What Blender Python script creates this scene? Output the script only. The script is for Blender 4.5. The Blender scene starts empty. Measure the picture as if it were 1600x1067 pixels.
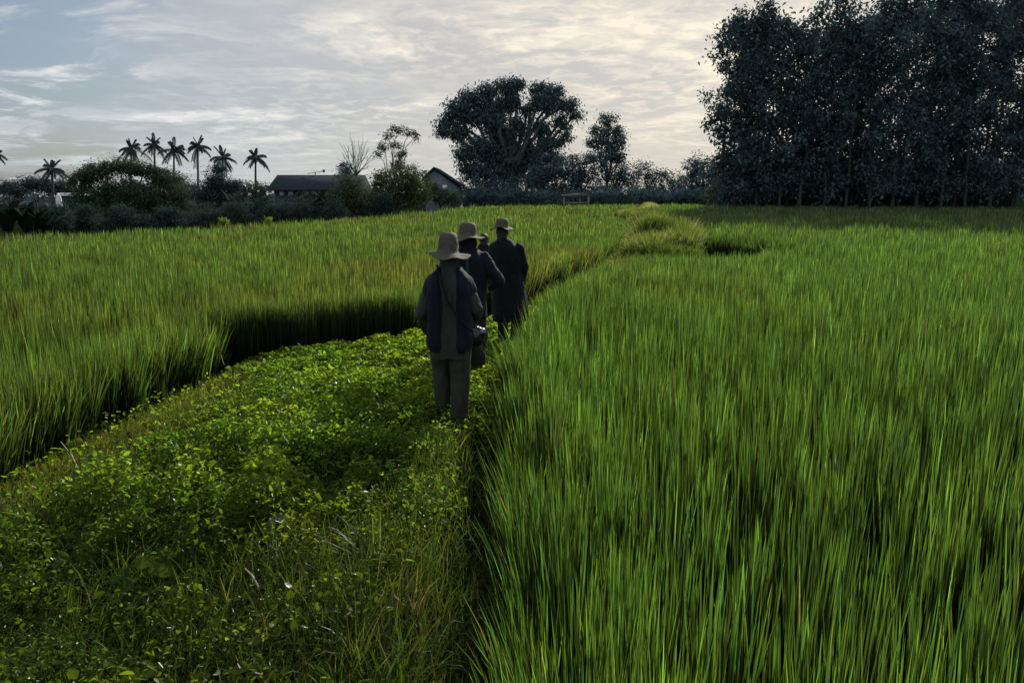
import bpy, math, random
import numpy as np
from mathutils import Vector, Matrix
random.seed(7)
R = np.random.default_rng(11)
sc = bpy.context.scene
COL = sc.collection
F, PITCH, CAMH, CX, CY = 1155.0, math.radians(11.1), 1.98, 800.0, 533.5
SUN_AZ, SUN_EL = 23.0, 27.5

# ------------------------------------------------------------------ helpers
def at(px, py, d):
    """the world point at distance d (along +Y) that a sight line through this place of the photograph reaches"""
    cx = (px - CX) / F; cy = (CY - py) / F
    dx = cx; dy = math.cos(PITCH) + cy * math.sin(PITCH); dz = -math.sin(PITCH) + cy * math.cos(PITCH)
    k = d / dy
    return Vector((dx * k, d, CAMH + dz * k))

def vnoise(x, y, seed=0):
    x = np.asarray(x, float); y = np.asarray(y, float)
    xi = np.floor(x).astype(np.int64); yi = np.floor(y).astype(np.int64)
    fx = x - xi; fy = y - yi
    fx = fx * fx * (3 - 2 * fx); fy = fy * fy * (3 - 2 * fy)
    def h(a, b):
        n = (a * 374761393 + b * 668265263 + seed * 1442695041) & 0x7fffffff
        n = ((n ^ (n >> 13)) * 1274126177) & 0x7fffffff
        n = ((n ^ (n >> 16)) * 2246822519) & 0x7fffffff
        return (n & 0xffff) / 65535.0
    a = h(xi, yi); b = h(xi + 1, yi); c = h(xi, yi + 1); d = h(xi + 1, yi + 1)
    return (a * (1 - fx) + b * fx) * (1 - fy) + (c * (1 - fx) + d * fx) * fy

def fbm(x, y, seed=0, o=3):
    s = 0; a = 1; t = 0
    for k in range(o):
        s = s + a * vnoise(x * 2 ** k, y * 2 ** k, seed + k * 17); t += a; a *= .5
    return s / t

def sstep(a, b, x):
    t = np.clip((x - a) / (b - a), 0, 1); return t * t * (3 - 2 * t)

def inside(poly, x, y):
    r = np.zeros(x.shape, bool); n = len(poly)
    for i in range(n):
        x1, y1 = poly[i]; x2, y2 = poly[(i + 1) % n]
        if y1 == y2: continue
        c = ((y1 > y) != (y2 > y)) & (x < (x2 - x1) * (y - y1) / (y2 - y1) + x1)
        r ^= c
    return r

def sdist(poly, x, y):
    """distance to the outline, positive inside"""
    m = np.full(x.shape, 1e9); n = len(poly)
    for i in range(n):
        x1, y1 = poly[i]; x2, y2 = poly[(i + 1) % n]
        dx, dy = x2 - x1, y2 - y1
        t = np.clip(((x - x1) * dx + (y - y1) * dy) / (dx * dx + dy * dy + 1e-12), 0, 1)
        m = np.minimum(m, np.hypot(x - x1 - t * dx, y - y1 - t * dy))
    return np.where(inside(poly, x, y), m, -m)

def new_mesh(name, co, faces_list, colors=None, smooth=False):
    """faces_list: list of (M,k) int arrays"""
    me = bpy.data.meshes.new(name)
    co = np.asarray(co, np.float32)
    me.vertices.add(len(co)); me.vertices.foreach_set('co', co.ravel())
    faces_list = [np.asarray(f, np.int32) for f in faces_list if len(f)]
    loops = np.concatenate([f.ravel() for f in faces_list])
    tot = np.concatenate([np.full(len(f), f.shape[1], np.int32) for f in faces_list])
    st = np.concatenate([[0], np.cumsum(tot)[:-1]]).astype(np.int32)
    me.loops.add(len(loops)); me.loops.foreach_set('vertex_index', loops)
    me.polygons.add(len(tot)); me.polygons.foreach_set('loop_start', st); me.polygons.foreach_set('loop_total', tot)
    me.update(calc_edges=True)
    if colors is not None:
        c = np.ones((len(co), 4), np.float32); c[:, :3] = np.clip(colors, 0, 1)
        a = me.color_attributes.new('tint', 'FLOAT_COLOR', 'POINT'); a.data.foreach_set('color', c.ravel())
    if smooth: me.polygons.foreach_set('use_smooth', np.ones(len(tot), bool))
    return me

def link(name, me, mat=None, parent=None, loc=None):
    o = bpy.data.objects.new(name, me); COL.objects.link(o)
    if mat is not None: me.materials.append(mat)
    if parent is not None: o.parent = parent
    if loc is not None: o.location = loc
    return o

def tag(o, label=None, cat=None, group=None, kind=None):
    if label: o['label'] = label
    if cat: o['category'] = cat
    if group: o['group'] = group
    if kind: o['kind'] = kind
    return o

def thing(name, label, cat, loc, group=None, rz=0.0):
    o = bpy.data.objects.new(name, None); COL.objects.link(o)
    o.location = loc; o.rotation_euler = (0, 0, rz); o.empty_display_size = .1
    return tag(o, label, cat, group)

class Geo:
    """collects pieces with a tint each and builds one mesh"""
    def __init__(s): s.co = []; s.f = {}; s.c = []; s.n = 0
    def add(s, co, faces, col=None):
        co = np.asarray(co, float)
        for f in faces:
            f = np.asarray(f, int)
            if len(f): s.f.setdefault(f.shape[1], []).append(f + s.n)
        s.co.append(co); s.n += len(co)
        s.c.append(np.broadcast_to(np.asarray(col if col is not None else (.5, .5, .5), float), (len(co), 3)))
    def box(s, x0, x1, y0, y1, z0, z1, col=None, M=None):
        co = np.array([(x, y, z) for z in (z0, z1) for y in (y0, y1) for x in (x0, x1)], float)
        if M is not None: co = np.array([tuple(M @ Vector(c)) for c in co])
        s.add(co, [np.array([(0, 2, 3, 1), (4, 5, 7, 6), (0, 1, 5, 4), (2, 6, 7, 3), (0, 4, 6, 2), (1, 3, 7, 5)])], col)
    def tube(s, pts, rad, n=7, col=None):
        pts = [np.asarray(p, float) for p in pts]; k = len(pts); co = []
        prev = None
        for i, p in enumerate(pts):
            t = pts[min(i + 1, k - 1)] - pts[max(i - 1, 0)]; t = t / (np.linalg.norm(t) + 1e-9)
            if prev is None:
                a = np.array([1., 0, 0]) if abs(t[0]) < .8 else np.array([0, 1., 0])
            else: a = prev
            u = a - t * a.dot(t); u /= np.linalg.norm(u) + 1e-9; prev = u
            v = np.cross(t, u)
            r = rad[i] if hasattr(rad, '__len__') else rad
            for j in range(n):
                w = 2 * math.pi * j / n
                co.append(p + r * (math.cos(w) * u + math.sin(w) * v))
        f = [(i * n + j, i * n + (j + 1) % n, (i + 1) * n + (j + 1) % n, (i + 1) * n + j) for i in range(k - 1) for j in range(n)]
        s.add(co, [np.array(f), np.array([list(range(n))[::-1]]), np.array([[(k - 1) * n + j for j in range(n)]])], col)
    def build(s, name, mat, parent=None, loc=None, smooth=False, tint=True):
        fl = [np.concatenate(v) for v in s.f.values()]
        me = new_mesh(name, np.concatenate(s.co), fl, np.concatenate(s.c) if tint else None, smooth)
        return link(name, me, mat, parent, loc)

# ------------------------------------------------------------------ materials
def nt(name):
    m = bpy.data.materials.new(name); m.use_nodes = True
    n = m.node_tree; n.nodes.clear()
    out = n.nodes.new('ShaderNodeOutputMaterial')
    return m, n, out
def node(n, t, **kw):
    x = n.nodes.new(t)
    for k, v in kw.items(): setattr(x, k, v)
    return x

def leaf_mat(name, trans=1.6, tint=(1.0, 1.0, .5), rough=.35, spec=.12, tw=.5, sheen=(1, 1, 1)):
    """thin leaf: diffuse in front, light passing through from behind, a waxy gloss"""
    m, n, out = nt(name); L = n.links.new
    a = node(n, 'ShaderNodeAttribute', attribute_name='tint')
    d = node(n, 'ShaderNodeBsdfDiffuse'); t = node(n, 'ShaderNodeBsdfTranslucent'); g = node(n, 'ShaderNodeBsdfGlossy')
    g.inputs['Roughness'].default_value = rough; g.inputs['Color'].default_value = (*sheen, 1)
    mul = node(n, 'ShaderNodeMix', data_type='RGBA', blend_type='MULTIPLY'); mul.inputs[0].default_value = 1
    mul.inputs[7].default_value = (tint[0] * trans, tint[1] * trans, tint[2] * trans, 1)
    L(a.outputs['Color'], mul.inputs[6]); L(a.outputs['Color'], d.inputs['Color']); L(mul.outputs[2], t.inputs['Color'])
    m1 = node(n, 'ShaderNodeMixShader'); m1.inputs[0].default_value = tw
    L(d.outputs[0], m1.inputs[1]); L(t.outputs[0], m1.inputs[2])
    fr = node(n, 'ShaderNodeLayerWeight'); fr.inputs['Blend'].default_value = .3
    mm = node(n, 'ShaderNodeMath', operation='MULTIPLY'); mm.inputs[1].default_value = spec * 2
    L(fr.outputs['Fresnel'], mm.inputs[0])
    ad = node(n, 'ShaderNodeMath', operation='ADD'); ad.inputs[1].default_value = spec * .3; L(mm.outputs[0], ad.inputs[0])
    m2 = node(n, 'ShaderNodeMixShader'); L(ad.outputs[0], m2.inputs[0]); L(m1.outputs[0], m2.inputs[1]); L(g.outputs[0], m2.inputs[2])
    L(m2.outputs[0], out.inputs[0])
    return m

def solid(name, c1, c2=None, scale=8, rough=.85, bump=.3, bscale=60, stretch=(1, 1, 1), spec=.3, attr=False, sheen=0):
    m, n, out = nt(name); L = n.links.new
    p = node(n, 'ShaderNodeBsdfPrincipled'); p.inputs['Roughness'].default_value = rough
    p.inputs['Specular IOR Level'].default_value = spec
    if sheen: p.inputs['Sheen Weight'].default_value = sheen; p.inputs['Sheen Roughness'].default_value = .4
    tc = node(n, 'ShaderNodeTexCoord'); mp = node(n, 'ShaderNodeMapping'); mp.inputs['Scale'].default_value = stretch
    L(tc.outputs['Object'], mp.inputs['Vector'])
    no = node(n, 'ShaderNodeTexNoise'); no.inputs['Scale'].default_value = scale; no.inputs['Detail'].default_value = 5
    L(mp.outputs[0], no.inputs['Vector'])
    cr = node(n, 'ShaderNodeValToRGB'); cr.color_ramp.elements[0].position = .3; cr.color_ramp.elements[1].position = .7
    c2 = c2 or tuple(x * .6 for x in c1)
    cr.color_ramp.elements[0].color = (*c2, 1); cr.color_ramp.elements[1].color = (*c1, 1)
    L(no.outputs[0], cr.inputs[0])
    if attr:
        a = node(n, 'ShaderNodeAttribute', attribute_name='tint')
        mx = node(n, 'ShaderNodeMix', data_type='RGBA', blend_type='MULTIPLY'); mx.inputs[0].default_value = 1
        L(cr.outputs[0], mx.inputs[6]); L(a.outputs['Color'], mx.inputs[7]); L(mx.outputs[2], p.inputs['Base Color'])
    else: L(cr.outputs[0], p.inputs['Base Color'])
    n2 = node(n, 'ShaderNodeTexNoise'); n2.inputs['Scale'].default_value = bscale; n2.inputs['Detail'].default_value = 3
    L(mp.outputs[0], n2.inputs['Vector'])
    b = node(n, 'ShaderNodeBump'); b.inputs['Strength'].default_value = bump; b.inputs['Distance'].default_value = .02
    L(n2.outputs[0], b.inputs['Height']); L(b.outputs[0], p.inputs['Normal'])
    L(p.outputs[0], out.inputs[0])
    return m

M_RICE = leaf_mat('rice_leaf', trans=3.7, tint=(.92, 1.0, .42), rough=.36, spec=.12, tw=.5)
M_WEED = leaf_mat('weed_leaf', trans=3.3, tint=(.95, .98, .32), rough=.25, spec=.004, tw=.6)
M_GRASS = leaf_mat('grass_leaf', trans=2.6, tint=(1.0, 1.0, .4), rough=.45, spec=.012, tw=.5)
M_TREE = leaf_mat('tree_leaf', trans=.42, tint=(.9, 1.0, 1.0), rough=.7, spec=.002, tw=.36)
M_BARK = solid('bark', (.07, .075, .075), (.035, .04, .042), 6, bscale=25, bump=.6, stretch=(1, 1, .3))
M_BARKL = solid('pale_bark', (.20, .20, .18), (.10, .105, .10), 4, bscale=20, bump=.5, stretch=(1, 1, .3))
M_SOIL = solid('wet_soil', (.030, .028, .016), (.012, .014, .008), 3, rough=.9, bscale=30, bump=.8)
M_ROOF = solid('slate_roof', (.035, .048, .062), (.025, .036, .048), 2, bscale=8, spec=.02)
M_WALLW = solid('painted_wall', (.17, .21, .25), (.13, .16, .20), 1.2, bscale=20)
M_WALLD = solid('dark_wall', (.07, .085, .10), (.05, .06, .07), 1.2, bscale=20)  # darker blue grey wall colour
M_WHITE = solid('white_paint', (.75, .77, .78), (.6, .62, .64), 2, bscale=20)
M_PANE = solid('window_glass', (.75, .78, .80), (.6, .63, .66), 2, rough=.1, bump=0, spec=.6)  # pale pane colour stands in for reflected sky
M_WOOD = solid('weathered_wood', (.26, .25, .22), (.14, .14, .12), 6, bscale=40, stretch=(1, 1, .2))
M_STONE = solid('grey_stone', (.26, .29, .30), (.10, .12, .12), 22, rough=.7, bscale=60, bump=1)
M_STICK = solid('dry_stalk', (.50, .46, .33), (.3, .27, .18), 20, bscale=90)

# ------------------------------------------------------------------ layout of the field
BUND = [(-3.75, -2), (-3.8, 3.5), (-3.72, 5.3), (-3.55, 6.8), (-3.55, 9.2), (-2.6, 9.9), (-1.5, 10.7), (-.3, 12.6), (.9, 16.3), (2.2, 20.),
        (3.4, 24), (5.2, 34), (6.0, 42), (5.5, 47), (7.6, 49.5), (9.6, 58), (12, 72), (14.5, 72), (11.6, 58), (9.2, 42), (7.2, 31), (6.0, 26.2),
        (7.4, 26.0), (8.5, 25.4), (8.6, 24.4), (6.6, 20.8), (4.9, 18.2), (3.4, 17.6), (1.9, 16), (.75, 12), (.16, 9), (-.06, 6.8), (-.1, 6), (-.02, 4.5), (-.02, 3), (.02, -2)]
EDGE = [at(px, 400, d) for px, d in ((-700, 20), (-300, 23), (0, 27), (200, 31), (360, 35), (480, 39), (600, 46), (680, 54), (740, 64), (900, 72),
        (1060, 74), (1130, 69), (1300, 61), (1600, 57), (2300, 52))]
FIELD = [(p.x, p.y) for p in EDGE] + [(40, -2), (-30, -2)]

def ground_z(x, y):
    x = np.asarray(x, float); y = np.asarray(y, float)
    s = sdist(BUND, x, y)
    top = .04 * (fbm(x * 1.3, y * 1.3, 5) - .5) - .10 * np.exp(-((x + 2.3) ** 2 + (y - 3.0) ** 2) / .7)
    top = top - .10 * sstep(-2.9, -3.8, x) * sstep(11, 8, y)
    z = -.20 + (.20 + top) * sstep(-.05, .30, s)
    z = z + .22 * sstep(17, 24, y) * sstep(0, .8, s)
    rise = .62 * sstep(14, 66, y) * sstep(-26, 0, x)
    f = sdist(FIELD, x, y)
    z = z - .16 * sstep(-.50, -.30, x) * sstep(.3, .1, x) * sstep(6.2, 5.6, y)
    z = z - .30 * sstep(0, .7, x - 4.9 - (y - 18) * .16) * sstep(18, 19, y) * sstep(26.6, 26, y) * sstep(8.9, 8.3, x)
    drop = 1.0 * sstep(0, -9, f)
    return z + rise - drop * sstep(-5, 20, y) * sstep(30, 5, x)

# ground sheet, reaching the horizon
def spaced(a): return np.array(a)
ys = np.concatenate([np.arange(-4, 0, .5), np.arange(0, 14, .09), np.arange(14, 30, .25), np.arange(30, 80, 1.0), np.geomspace(80, 3500, 40)])
xs = np.concatenate([-np.geomspace(3500, 14, 45), np.arange(-13.5, -5, .5), np.arange(-5, 2, .09), np.arange(2, 10, .25), np.arange(10, 40, 1), np.geomspace(41, 3500, 34)])
X, Y = np.meshgrid(xs, ys)
Z = ground_z(X.ravel(), Y.ravel())
co = np.stack([X.ravel(), Y.ravel(), Z], 1)
nx, ny = len(xs), len(ys)
i, j = np.meshgrid(np.arange(nx - 1), np.arange(ny - 1)); b = (j * nx + i).ravel()
me = new_mesh('ground', co, [np.stack([b, b + 1, b + nx + 1, b + nx], 1)], smooth=True)
m, n, out = nt('ground_soil'); Lk = n.links.new
p = node(n, 'ShaderNodeBsdfPrincipled'); p.inputs['Roughness'].default_value = 1.0; p.inputs['Specular IOR Level'].default_value = .0
g = node(n, 'ShaderNodeNewGeometry'); no = node(n, 'ShaderNodeTexNoise'); no.inputs['Scale'].default_value = 1.2; no.inputs['Detail'].default_value = 8
Lk(g.outputs['Position'], no.inputs['Vector'])
cr = node(n, 'ShaderNodeValToRGB'); cr.color_ramp.elements[0].position = .35; cr.color_ramp.elements[1].position = .65
cr.color_ramp.elements[0].color = (.005, .008, .004, 1); cr.color_ramp.elements[1].color = (.012, .016, .007, 1)
Lk(no.outputs[0], cr.inputs[0]); Lk(cr.outputs[0], p.inputs['Base Color'])
n2 = node(n, 'ShaderNodeTexNoise'); n2.inputs['Scale'].default_value = 25; Lk(g.outputs['Position'], n2.inputs['Vector'])
bp = node(n, 'ShaderNodeBump'); bp.inputs['Strength'].default_value = .5; bp.inputs['Distance'].default_value = .02
Lk(n2.outputs[0], bp.inputs['Height']); Lk(bp.outputs[0], p.inputs['Normal']); Lk(p.outputs[0], out.inputs[0])
tag(link('ground', me, m), kind='structure')

# ------------------------------------------------------------------ blades and leaves
def blades(base, az, lean, curl, h, w, face, cb, ct, nseg=3, dark=1.0):
    """upright strips; cb, ct: tint at foot and tip (N,3)"""
    N = len(h); rows = nseg
    ts = np.linspace(0, 1, nseg + 1)
    dv = np.stack([np.cos(az), np.sin(az), np.zeros(N)], 1); sv = np.stack([np.cos(face), np.sin(face), np.zeros(N)], 1)
    V = np.zeros((N, rows * 2 + 1, 3)); C = np.zeros((N, rows * 2 + 1, 3))
    wp = {3: [.75, 1, .72], 4: [.7, 1, .95, .62], 2: [.8, .9], 5: [.8, .97, 1, .85, .5]}[nseg]
    for k, t in enumerate(ts):
        off = (lean * t + curl * t * t)
        up = t * np.sqrt(np.clip(1 - (off * .8) ** 2 * t, .15, 1))
        c = base + dv * (h * off)[:, None] + np.array([0, 0, 1.]) * (h * up)[:, None]
        tt = np.power(t, dark); tt = tt[:, None] if hasattr(tt, 'shape') and tt.ndim else tt; col = cb * (1 - tt) + ct * tt
        if k < nseg:
            V[:, 2 * k] = c - sv * (w * wp[k] * .5)[:, None]; V[:, 2 * k + 1] = c + sv * (w * wp[k] * .5)[:, None]
            C[:, 2 * k] = col; C[:, 2 * k + 1] = col
        else: V[:, 2 * k] = c; C[:, 2 * k] = col
    o = (np.arange(N) * (rows * 2 + 1))[:, None]
    q = np.concatenate([o + np.array([[2 * k, 2 * k + 1, 2 * k + 3, 2 * k + 2]]) for k in range(nseg - 1)]) if nseg > 1 else np.zeros((0, 4), int)
    t3 = o + np.array([[2 * nseg - 2, 2 * nseg - 1, 2 * nseg]])
    return V.reshape(-1, 3), [q, t3], C.reshape(-1, 3)

def norm(v): return v / (np.linalg.norm(v, axis=-1, keepdims=True) + 1e-9)

def leaves(c, axis, nrm, ln, wd, fold, col):
    """folded pointed leaves, six corners each"""
    N = len(ln); axis = norm(axis); side = norm(np.cross(nrm, axis)); up = np.cross(axis, side)
    pat = [(0, 0, 0), (.32, .5, 1), (.70, .38, .8), (1, 0, 0), (.70, -.38, .8), (.32, -.5, 1)]
    V = np.zeros((N, 6, 3))
    for k, (a, s, f) in enumerate(pat):
        V[:, k] = c + axis * (ln * a)[:, None] + side * (wd * s)[:, None] + up * (fold * wd * f * .5)[:, None] - np.array([0, 0, 1.]) * (ln * a * a * .25)[:, None]
    o = (np.arange(N) * 6)[:, None]
    q = np.concatenate([o + np.array([[0, 1, 2, 3]]), o + np.array([[0, 3, 4, 5]])])
    return V.reshape(-1, 3), [q], np.repeat(col, 6, axis=0)

def scatter(x0, x1, y0, y1, dens):
    n = int((x1 - x0) * (y1 - y0) * dens)
    return R.uniform(x0, x1, n), R.uniform(y0, y1, n)

def in_view(x, y, m=1.22, add=.8):
    return np.abs(x) < y * .70 * m + add

# ---- rice
def rice(side):
    G = Geo()
    bands = [(1.2, 4, 23), (4, 8, 22), (8, 14, 22), (14, 24, 14), (24, 40, 7), (40, 76, 3.2)]      # y0, y1, hills per m2
    for bi, (y0, y1, hills) in enumerate(bands):
        xr = y1 * .86 + 1.2
        q_ = 1 / math.sqrt(hills); gx_, gy_ = np.meshgrid(np.arange(-xr if side < 0 else -.5, xr, q_), np.arange(y0, y1, q_))
        x = gx_.ravel() + R.normal(0, q_ * .20, gx_.size); y = gy_.ravel() + R.normal(0, q_ * .20, gx_.size)
        s = sdist(BUND, x, y); f = sdist(FIELD, x, y)
        # centre line of the path divides the two paddies
        cxl = np.interp(y, [0, 9, 12.3, 16.1, 20, 24, 42, 58, 76], [-1.8, -1.2, .2, 1.4, 3.0, 5.0, 7.4, 10.6, 14])
        ok = (s < -.05) & (f > 0) & in_view(x, y) & ((x < cxl) if side < 0 else (x > cxl))
        x, y, s = x[ok], y[ok], s[ok]
        nb = [38, 36, 32, 28, 24, 20][bi]
        H = .77 + .16 * (fbm(x * .9, y * .9, 3) - .5) + .26 * (fbm(x * 3.2, y * 3.2, 9) - .5) + R.normal(0, .06, len(x))
        if side < 0: H = H - .04
        z = ground_z(x, y)
        for rep in range(3 if y0 < 40 else 0):
            ex, ey_ = scatter(-xr if side < 0 else -.5, xr, y0, y1, hills * 2.5)
            es = sdist(BUND, ex, ey_); ec = np.interp(ey_, [0, 9, 12.3, 16.1, 20, 24, 42, 58, 76], [-1.8, -1.2, .2, 1.4, 3.0, 5.0, 7.4, 10.6, 14])
            eg = sdist(BUND, ex, ey_ + .08) - sdist(BUND, ex, ey_ - .08) < -.096
            if rep: es = np.where(eg & (ey_ > 7.5), es, 9)
            eo = (es < -.07) & (es > -.6) & in_view(ex, ey_) & (sdist(FIELD, ex, ey_) > 0) & ((ex < ec) if side < 0 else (ex > ec))
            x = np.concatenate([x, ex[eo]]); y = np.concatenate([y, ey_[eo]]); s = np.concatenate([s, es[eo]])
            H = np.concatenate([H, .73 + R.normal(0, .05, eo.sum())]); z = ground_z(x, y)
        # blades
        X_ = np.repeat(x, nb); Y_ = np.repeat(y, nb); Z_ = np.repeat(z, nb); H_ = np.repeat(H, nb); S_ = np.repeat(s, nb)
        N = len(X_)
        az = R.uniform(0, 2 * np.pi, N); rr = np.abs(R.normal(0, .045, N))
        spread = [.0, .0, .02, .08, .14, .2][bi]
        X_ = X_ + np.cos(az) * rr + R.normal(0, spread + 1e-4, N); Y_ = Y_ + np.sin(az) * rr + R.normal(0, spread + 1e-4, N)
        h = H_ * (1.14 - .52 * R.random(N) ** 1.3)
        lean = np.abs(R.normal(.05, .04, N)); curl = np.abs(R.normal(0, .014, N))
        # at the rim of the paddy the outer blades hang over the path
        edge = np.exp(-np.maximum(-S_ - .05, 0) / .13) * (R.random(N) < .55)
        e = .08
        gx = sdist(BUND, x + e, y) - sdist(BUND, x - e, y); gy = sdist(BUND, x, y + e) - sdist(BUND, x, y - e)
        edge = edge * np.repeat(np.where(gy < -.6 * e * 2, .12, 1.0), nb)
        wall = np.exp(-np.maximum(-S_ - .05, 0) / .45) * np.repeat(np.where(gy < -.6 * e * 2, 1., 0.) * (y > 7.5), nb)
        dk = 2.6 + 5 * wall; h = h * (1 + .05 * wall)  # shade of the camera-facing rice walls is painted down the blade tint
        ga = np.repeat(np.arctan2(gy, gx), nb) + R.normal(0, .5, N)
        az = np.where(edge > .3, ga, az); lean = lean + edge * .28 * R.random(N); curl = curl + edge * R.random(N) * .25
        w = np.maximum(R.uniform(.0070, .0145, N), Y_ * .00110 * R.uniform(.7, 1.3, N))
        face = R.uniform(-.9, .9, N) + (R.random(N) < .25) * 1.2
        v = fbm(x * .35 + 40, y * .35, 21); v2 = fbm(x * 1.7, y * 1.7, 33)
        v = np.repeat(v, nb); v2 = np.repeat(v2, nb)
        g0 = np.stack([.040 + .022 * v2, .074 + .028 * v2, .017 + .004 * v2], 1)
        yel = .75 * np.clip((v - .5) * 3.2, 0, 1) * (.35 + .65 * R.random(N)); yel = yel * np.where(Y_ > 9, 1, .45)
        if side > 0: yel = yel * .5
        if side < 0: yel = np.clip(yel * 1.7 + .10, 0, 1)
        ct = g0 * (1 - yel[:, None]) + np.array([.084, .078, .020]) * yel[:, None]
        ct = ct * (np.exp(R.normal(-.16, .50, N)) * np.repeat(np.exp(R.normal(0, .18, len(x))), nb))[:, None]
        bl = (R.random(N) < .15)[:, None]; ct = np.where(bl, ct * np.array([.7, .95, 1.5]), ct)
        dry = R.random(N) < (.004 + .07 * edge)
        ct = np.where(dry[:, None], np.array([.20, .17, .075]) * R.uniform(.5, 1.1, N)[:, None], ct)
        cb = ct * np.array([.10, .12, .18])  # near-black feet put the shade inside the stand into the tint
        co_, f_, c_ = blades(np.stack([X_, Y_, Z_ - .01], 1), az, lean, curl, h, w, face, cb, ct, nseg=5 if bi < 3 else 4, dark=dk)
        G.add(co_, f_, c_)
    return G
rl = rice(-1).build('rice_crop', M_RICE); tag(rl, 'green rice with yellowing tips filling the paddy left of the path', 'rice', kind='stuff')
rr_ = rice(1).build('rice_crop', M_RICE); tag(rr_, 'upright bright green rice filling the paddy right of the path', 'rice', kind='stuff')

# ---- low growth on the path
def path_cover():
    Gw, Gg = Geo(), Geo()
    for (y0, y1, dl, size) in ((1.8, 4.2, 8500, .024), (4.2, 7, 5600, .029), (7, 12.8, 3300, .036)):
        x, y = scatter(-4.1, 1.3, y0, y1, dl)
        s = sdist(BUND, x, y); ok = (s > -.03) & in_view(x, y, 1.15, .5) & ~((x > -.40 + .10 * np.sin(y * 3)) & (y < 5.9)); x, y, s = x[ok], y[ok], s[ok]
        cover = fbm(x * 1.1 + 3, y * 1.1, 41); fine = fbm(x * 5, y * 5, 47)
        grassy = sstep(-2.2, -3.3, x + (cover - .5) * 1.2) + sstep(-1.3, -.3, x + (cover - .5) * 1.6) * sstep(7.5, 5.5, y) * .8 + sstep(3.6, 2.9, y + (cover - .5) * 2.2) * .55
        keep = R.random(len(x)) > np.clip(grassy, 0, .93)
        # where people tread, close to the rice on the right
        x, y, s, cover, fine = [a[keep] for a in (x, y, s, cover, fine)]
        can = (.02 + .34 * sstep(.28, .72, fine) + .20 * (cover - .3)) * (.4 + .6 * sstep(0, .3, s)) * np.where((x > -1.3) & (y < 7.5), .75, 1)
        can = can * (1 - .72 * sstep(6.5, 8.3, y)) * (1 - .3 * sstep(-1.8, -3.2, x))
        can = can * (1 - .75 * np.exp(-((x + .53) ** 2 + (y - 6.05) ** 2) / .16))
        N = len(x); u = R.random(N) ** .45
        z = ground_z(x, y) + can * u + .005
        az = R.uniform(0, 2 * np.pi, N); tilt = R.normal(0, .55, N)
        ax = np.stack([np.cos(az) * np.cos(tilt), np.sin(az) * np.cos(tilt), np.sin(tilt)], 1)
        nr = norm(np.stack([R.normal(0, .38, N), R.normal(0, .38, N), np.ones(N)], 1))
        ln = size * (R.uniform(.55, 1.3, N) + .9 * (R.random(N) < .10)) * 1.12; wd = ln * R.uniform(.45, .85, N)
        yl = np.clip((fbm(x * 1.6 + 9, y * 1.6, 55) - .30) * 2.2, 0, 1)[:, None]
        c = np.array([.070, .128, .022]) * (1 - yl) + np.array([.125, .160, .022]) * yl
        c = c * (R.uniform(.6, 1.3, N) * (.35 + .65 * u) * (.5 + .5 * sstep(3.0, 4.8, y + (cover - .5) * 2)))[:, None]  # leaf tint also darkens towards the camera, painting in the dim foreground
        pale = (R.random(N) < .03)[:, None]; c = np.where(pale, c * 1.35, c)
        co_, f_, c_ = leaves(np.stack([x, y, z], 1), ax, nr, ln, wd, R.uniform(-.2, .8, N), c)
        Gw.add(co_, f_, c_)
    # grass between and at the rims
    for (y0, y1, dg, wm) in ((1.8, 4.2, 2600, .0035), (4.2, 7, 2000, .0045), (7, 13, 1100, .007), (13, 22, 420, .011)):
        x, y = scatter(-4.2, 4.5, y0, y1, dg)
        s = sdist(BUND, x, y); ok = (s > -.10) & in_view(x, y, 1.15, .5) & ~((x > -.36 + .10 * np.sin(y * 3)) & (y < 5.8) & (R.random(len(x)) < .35)) & ~((x > 4.2) & (y > 18.5)); x, y, s = x[ok], y[ok], s[ok]
        cover = fbm(x * 1.1 + 3, y * 1.1, 41); fine = fbm(x * 3.5, y * 3.5, 71)
        gl = sstep(-2.3, -3.3, x + (cover - .5) * 1.2); gr = sstep(-1.6, -.6, x + (cover - .5) * .9); gn = sstep(3.9, 3.0, y + (cover - .5) * 1.5)
        pr = np.clip(.16 + gl * .8 + gr * .5 + gn * .45, 0, 1)
        keep = R.random(len(x)) < pr; x, y, s, fine, gl, gr, gn = [a[keep] for a in (x, y, s, fine, gl, gr, gn)]
        N = len(x)
        h = (.06 + .17 * fine + .08 * gn) * R.uniform(.5, 1.5, N) * np.where(gl > .5, .85, 1); h = h * (1 - .6 * sstep(6.5, 8.5, y) + .9 * sstep(12, 15, y))
        ok2 = ~((np.abs(x + .55) < .3) & (np.abs(y - 6.2) < .5)); h = np.where(ok2, h, h * .55)
        az = R.uniform(0, 2 * np.pi, N); lean = np.abs(R.normal(.25, .25, N)); curl = np.abs(R.normal(.15, .3, N))
        w = R.uniform(.7, 1.6, N) * wm
        dryp = np.clip(.05 + .22 * gl + .10 * gr, 0, 1) * (y < 11); dry = (R.random(N) < dryp)[:, None]
        c = np.array([.075, .118, .026]) * (R.uniform(.45, 1.45, N) * (.42 + .58 * sstep(2.9, 4.6, y + (fine - .5) * 1.6)))[:, None]  # grass tint lowered near the camera to paint the foreground shade
        c = np.where(gl[:, None] > .5, c * np.array([1.25, 1.05, 1.0]), c)
        c = np.where(dry, np.array([.15, .125, .06]) * R.uniform(.5, 1.2, N)[:, None], c)
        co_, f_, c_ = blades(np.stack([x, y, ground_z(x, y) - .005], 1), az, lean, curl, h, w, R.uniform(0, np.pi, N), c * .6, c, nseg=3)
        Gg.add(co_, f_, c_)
    # broad bladed grass near the camera
    x, y = scatter(-3.2, .0, 1.9, 4.6, 130)
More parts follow.
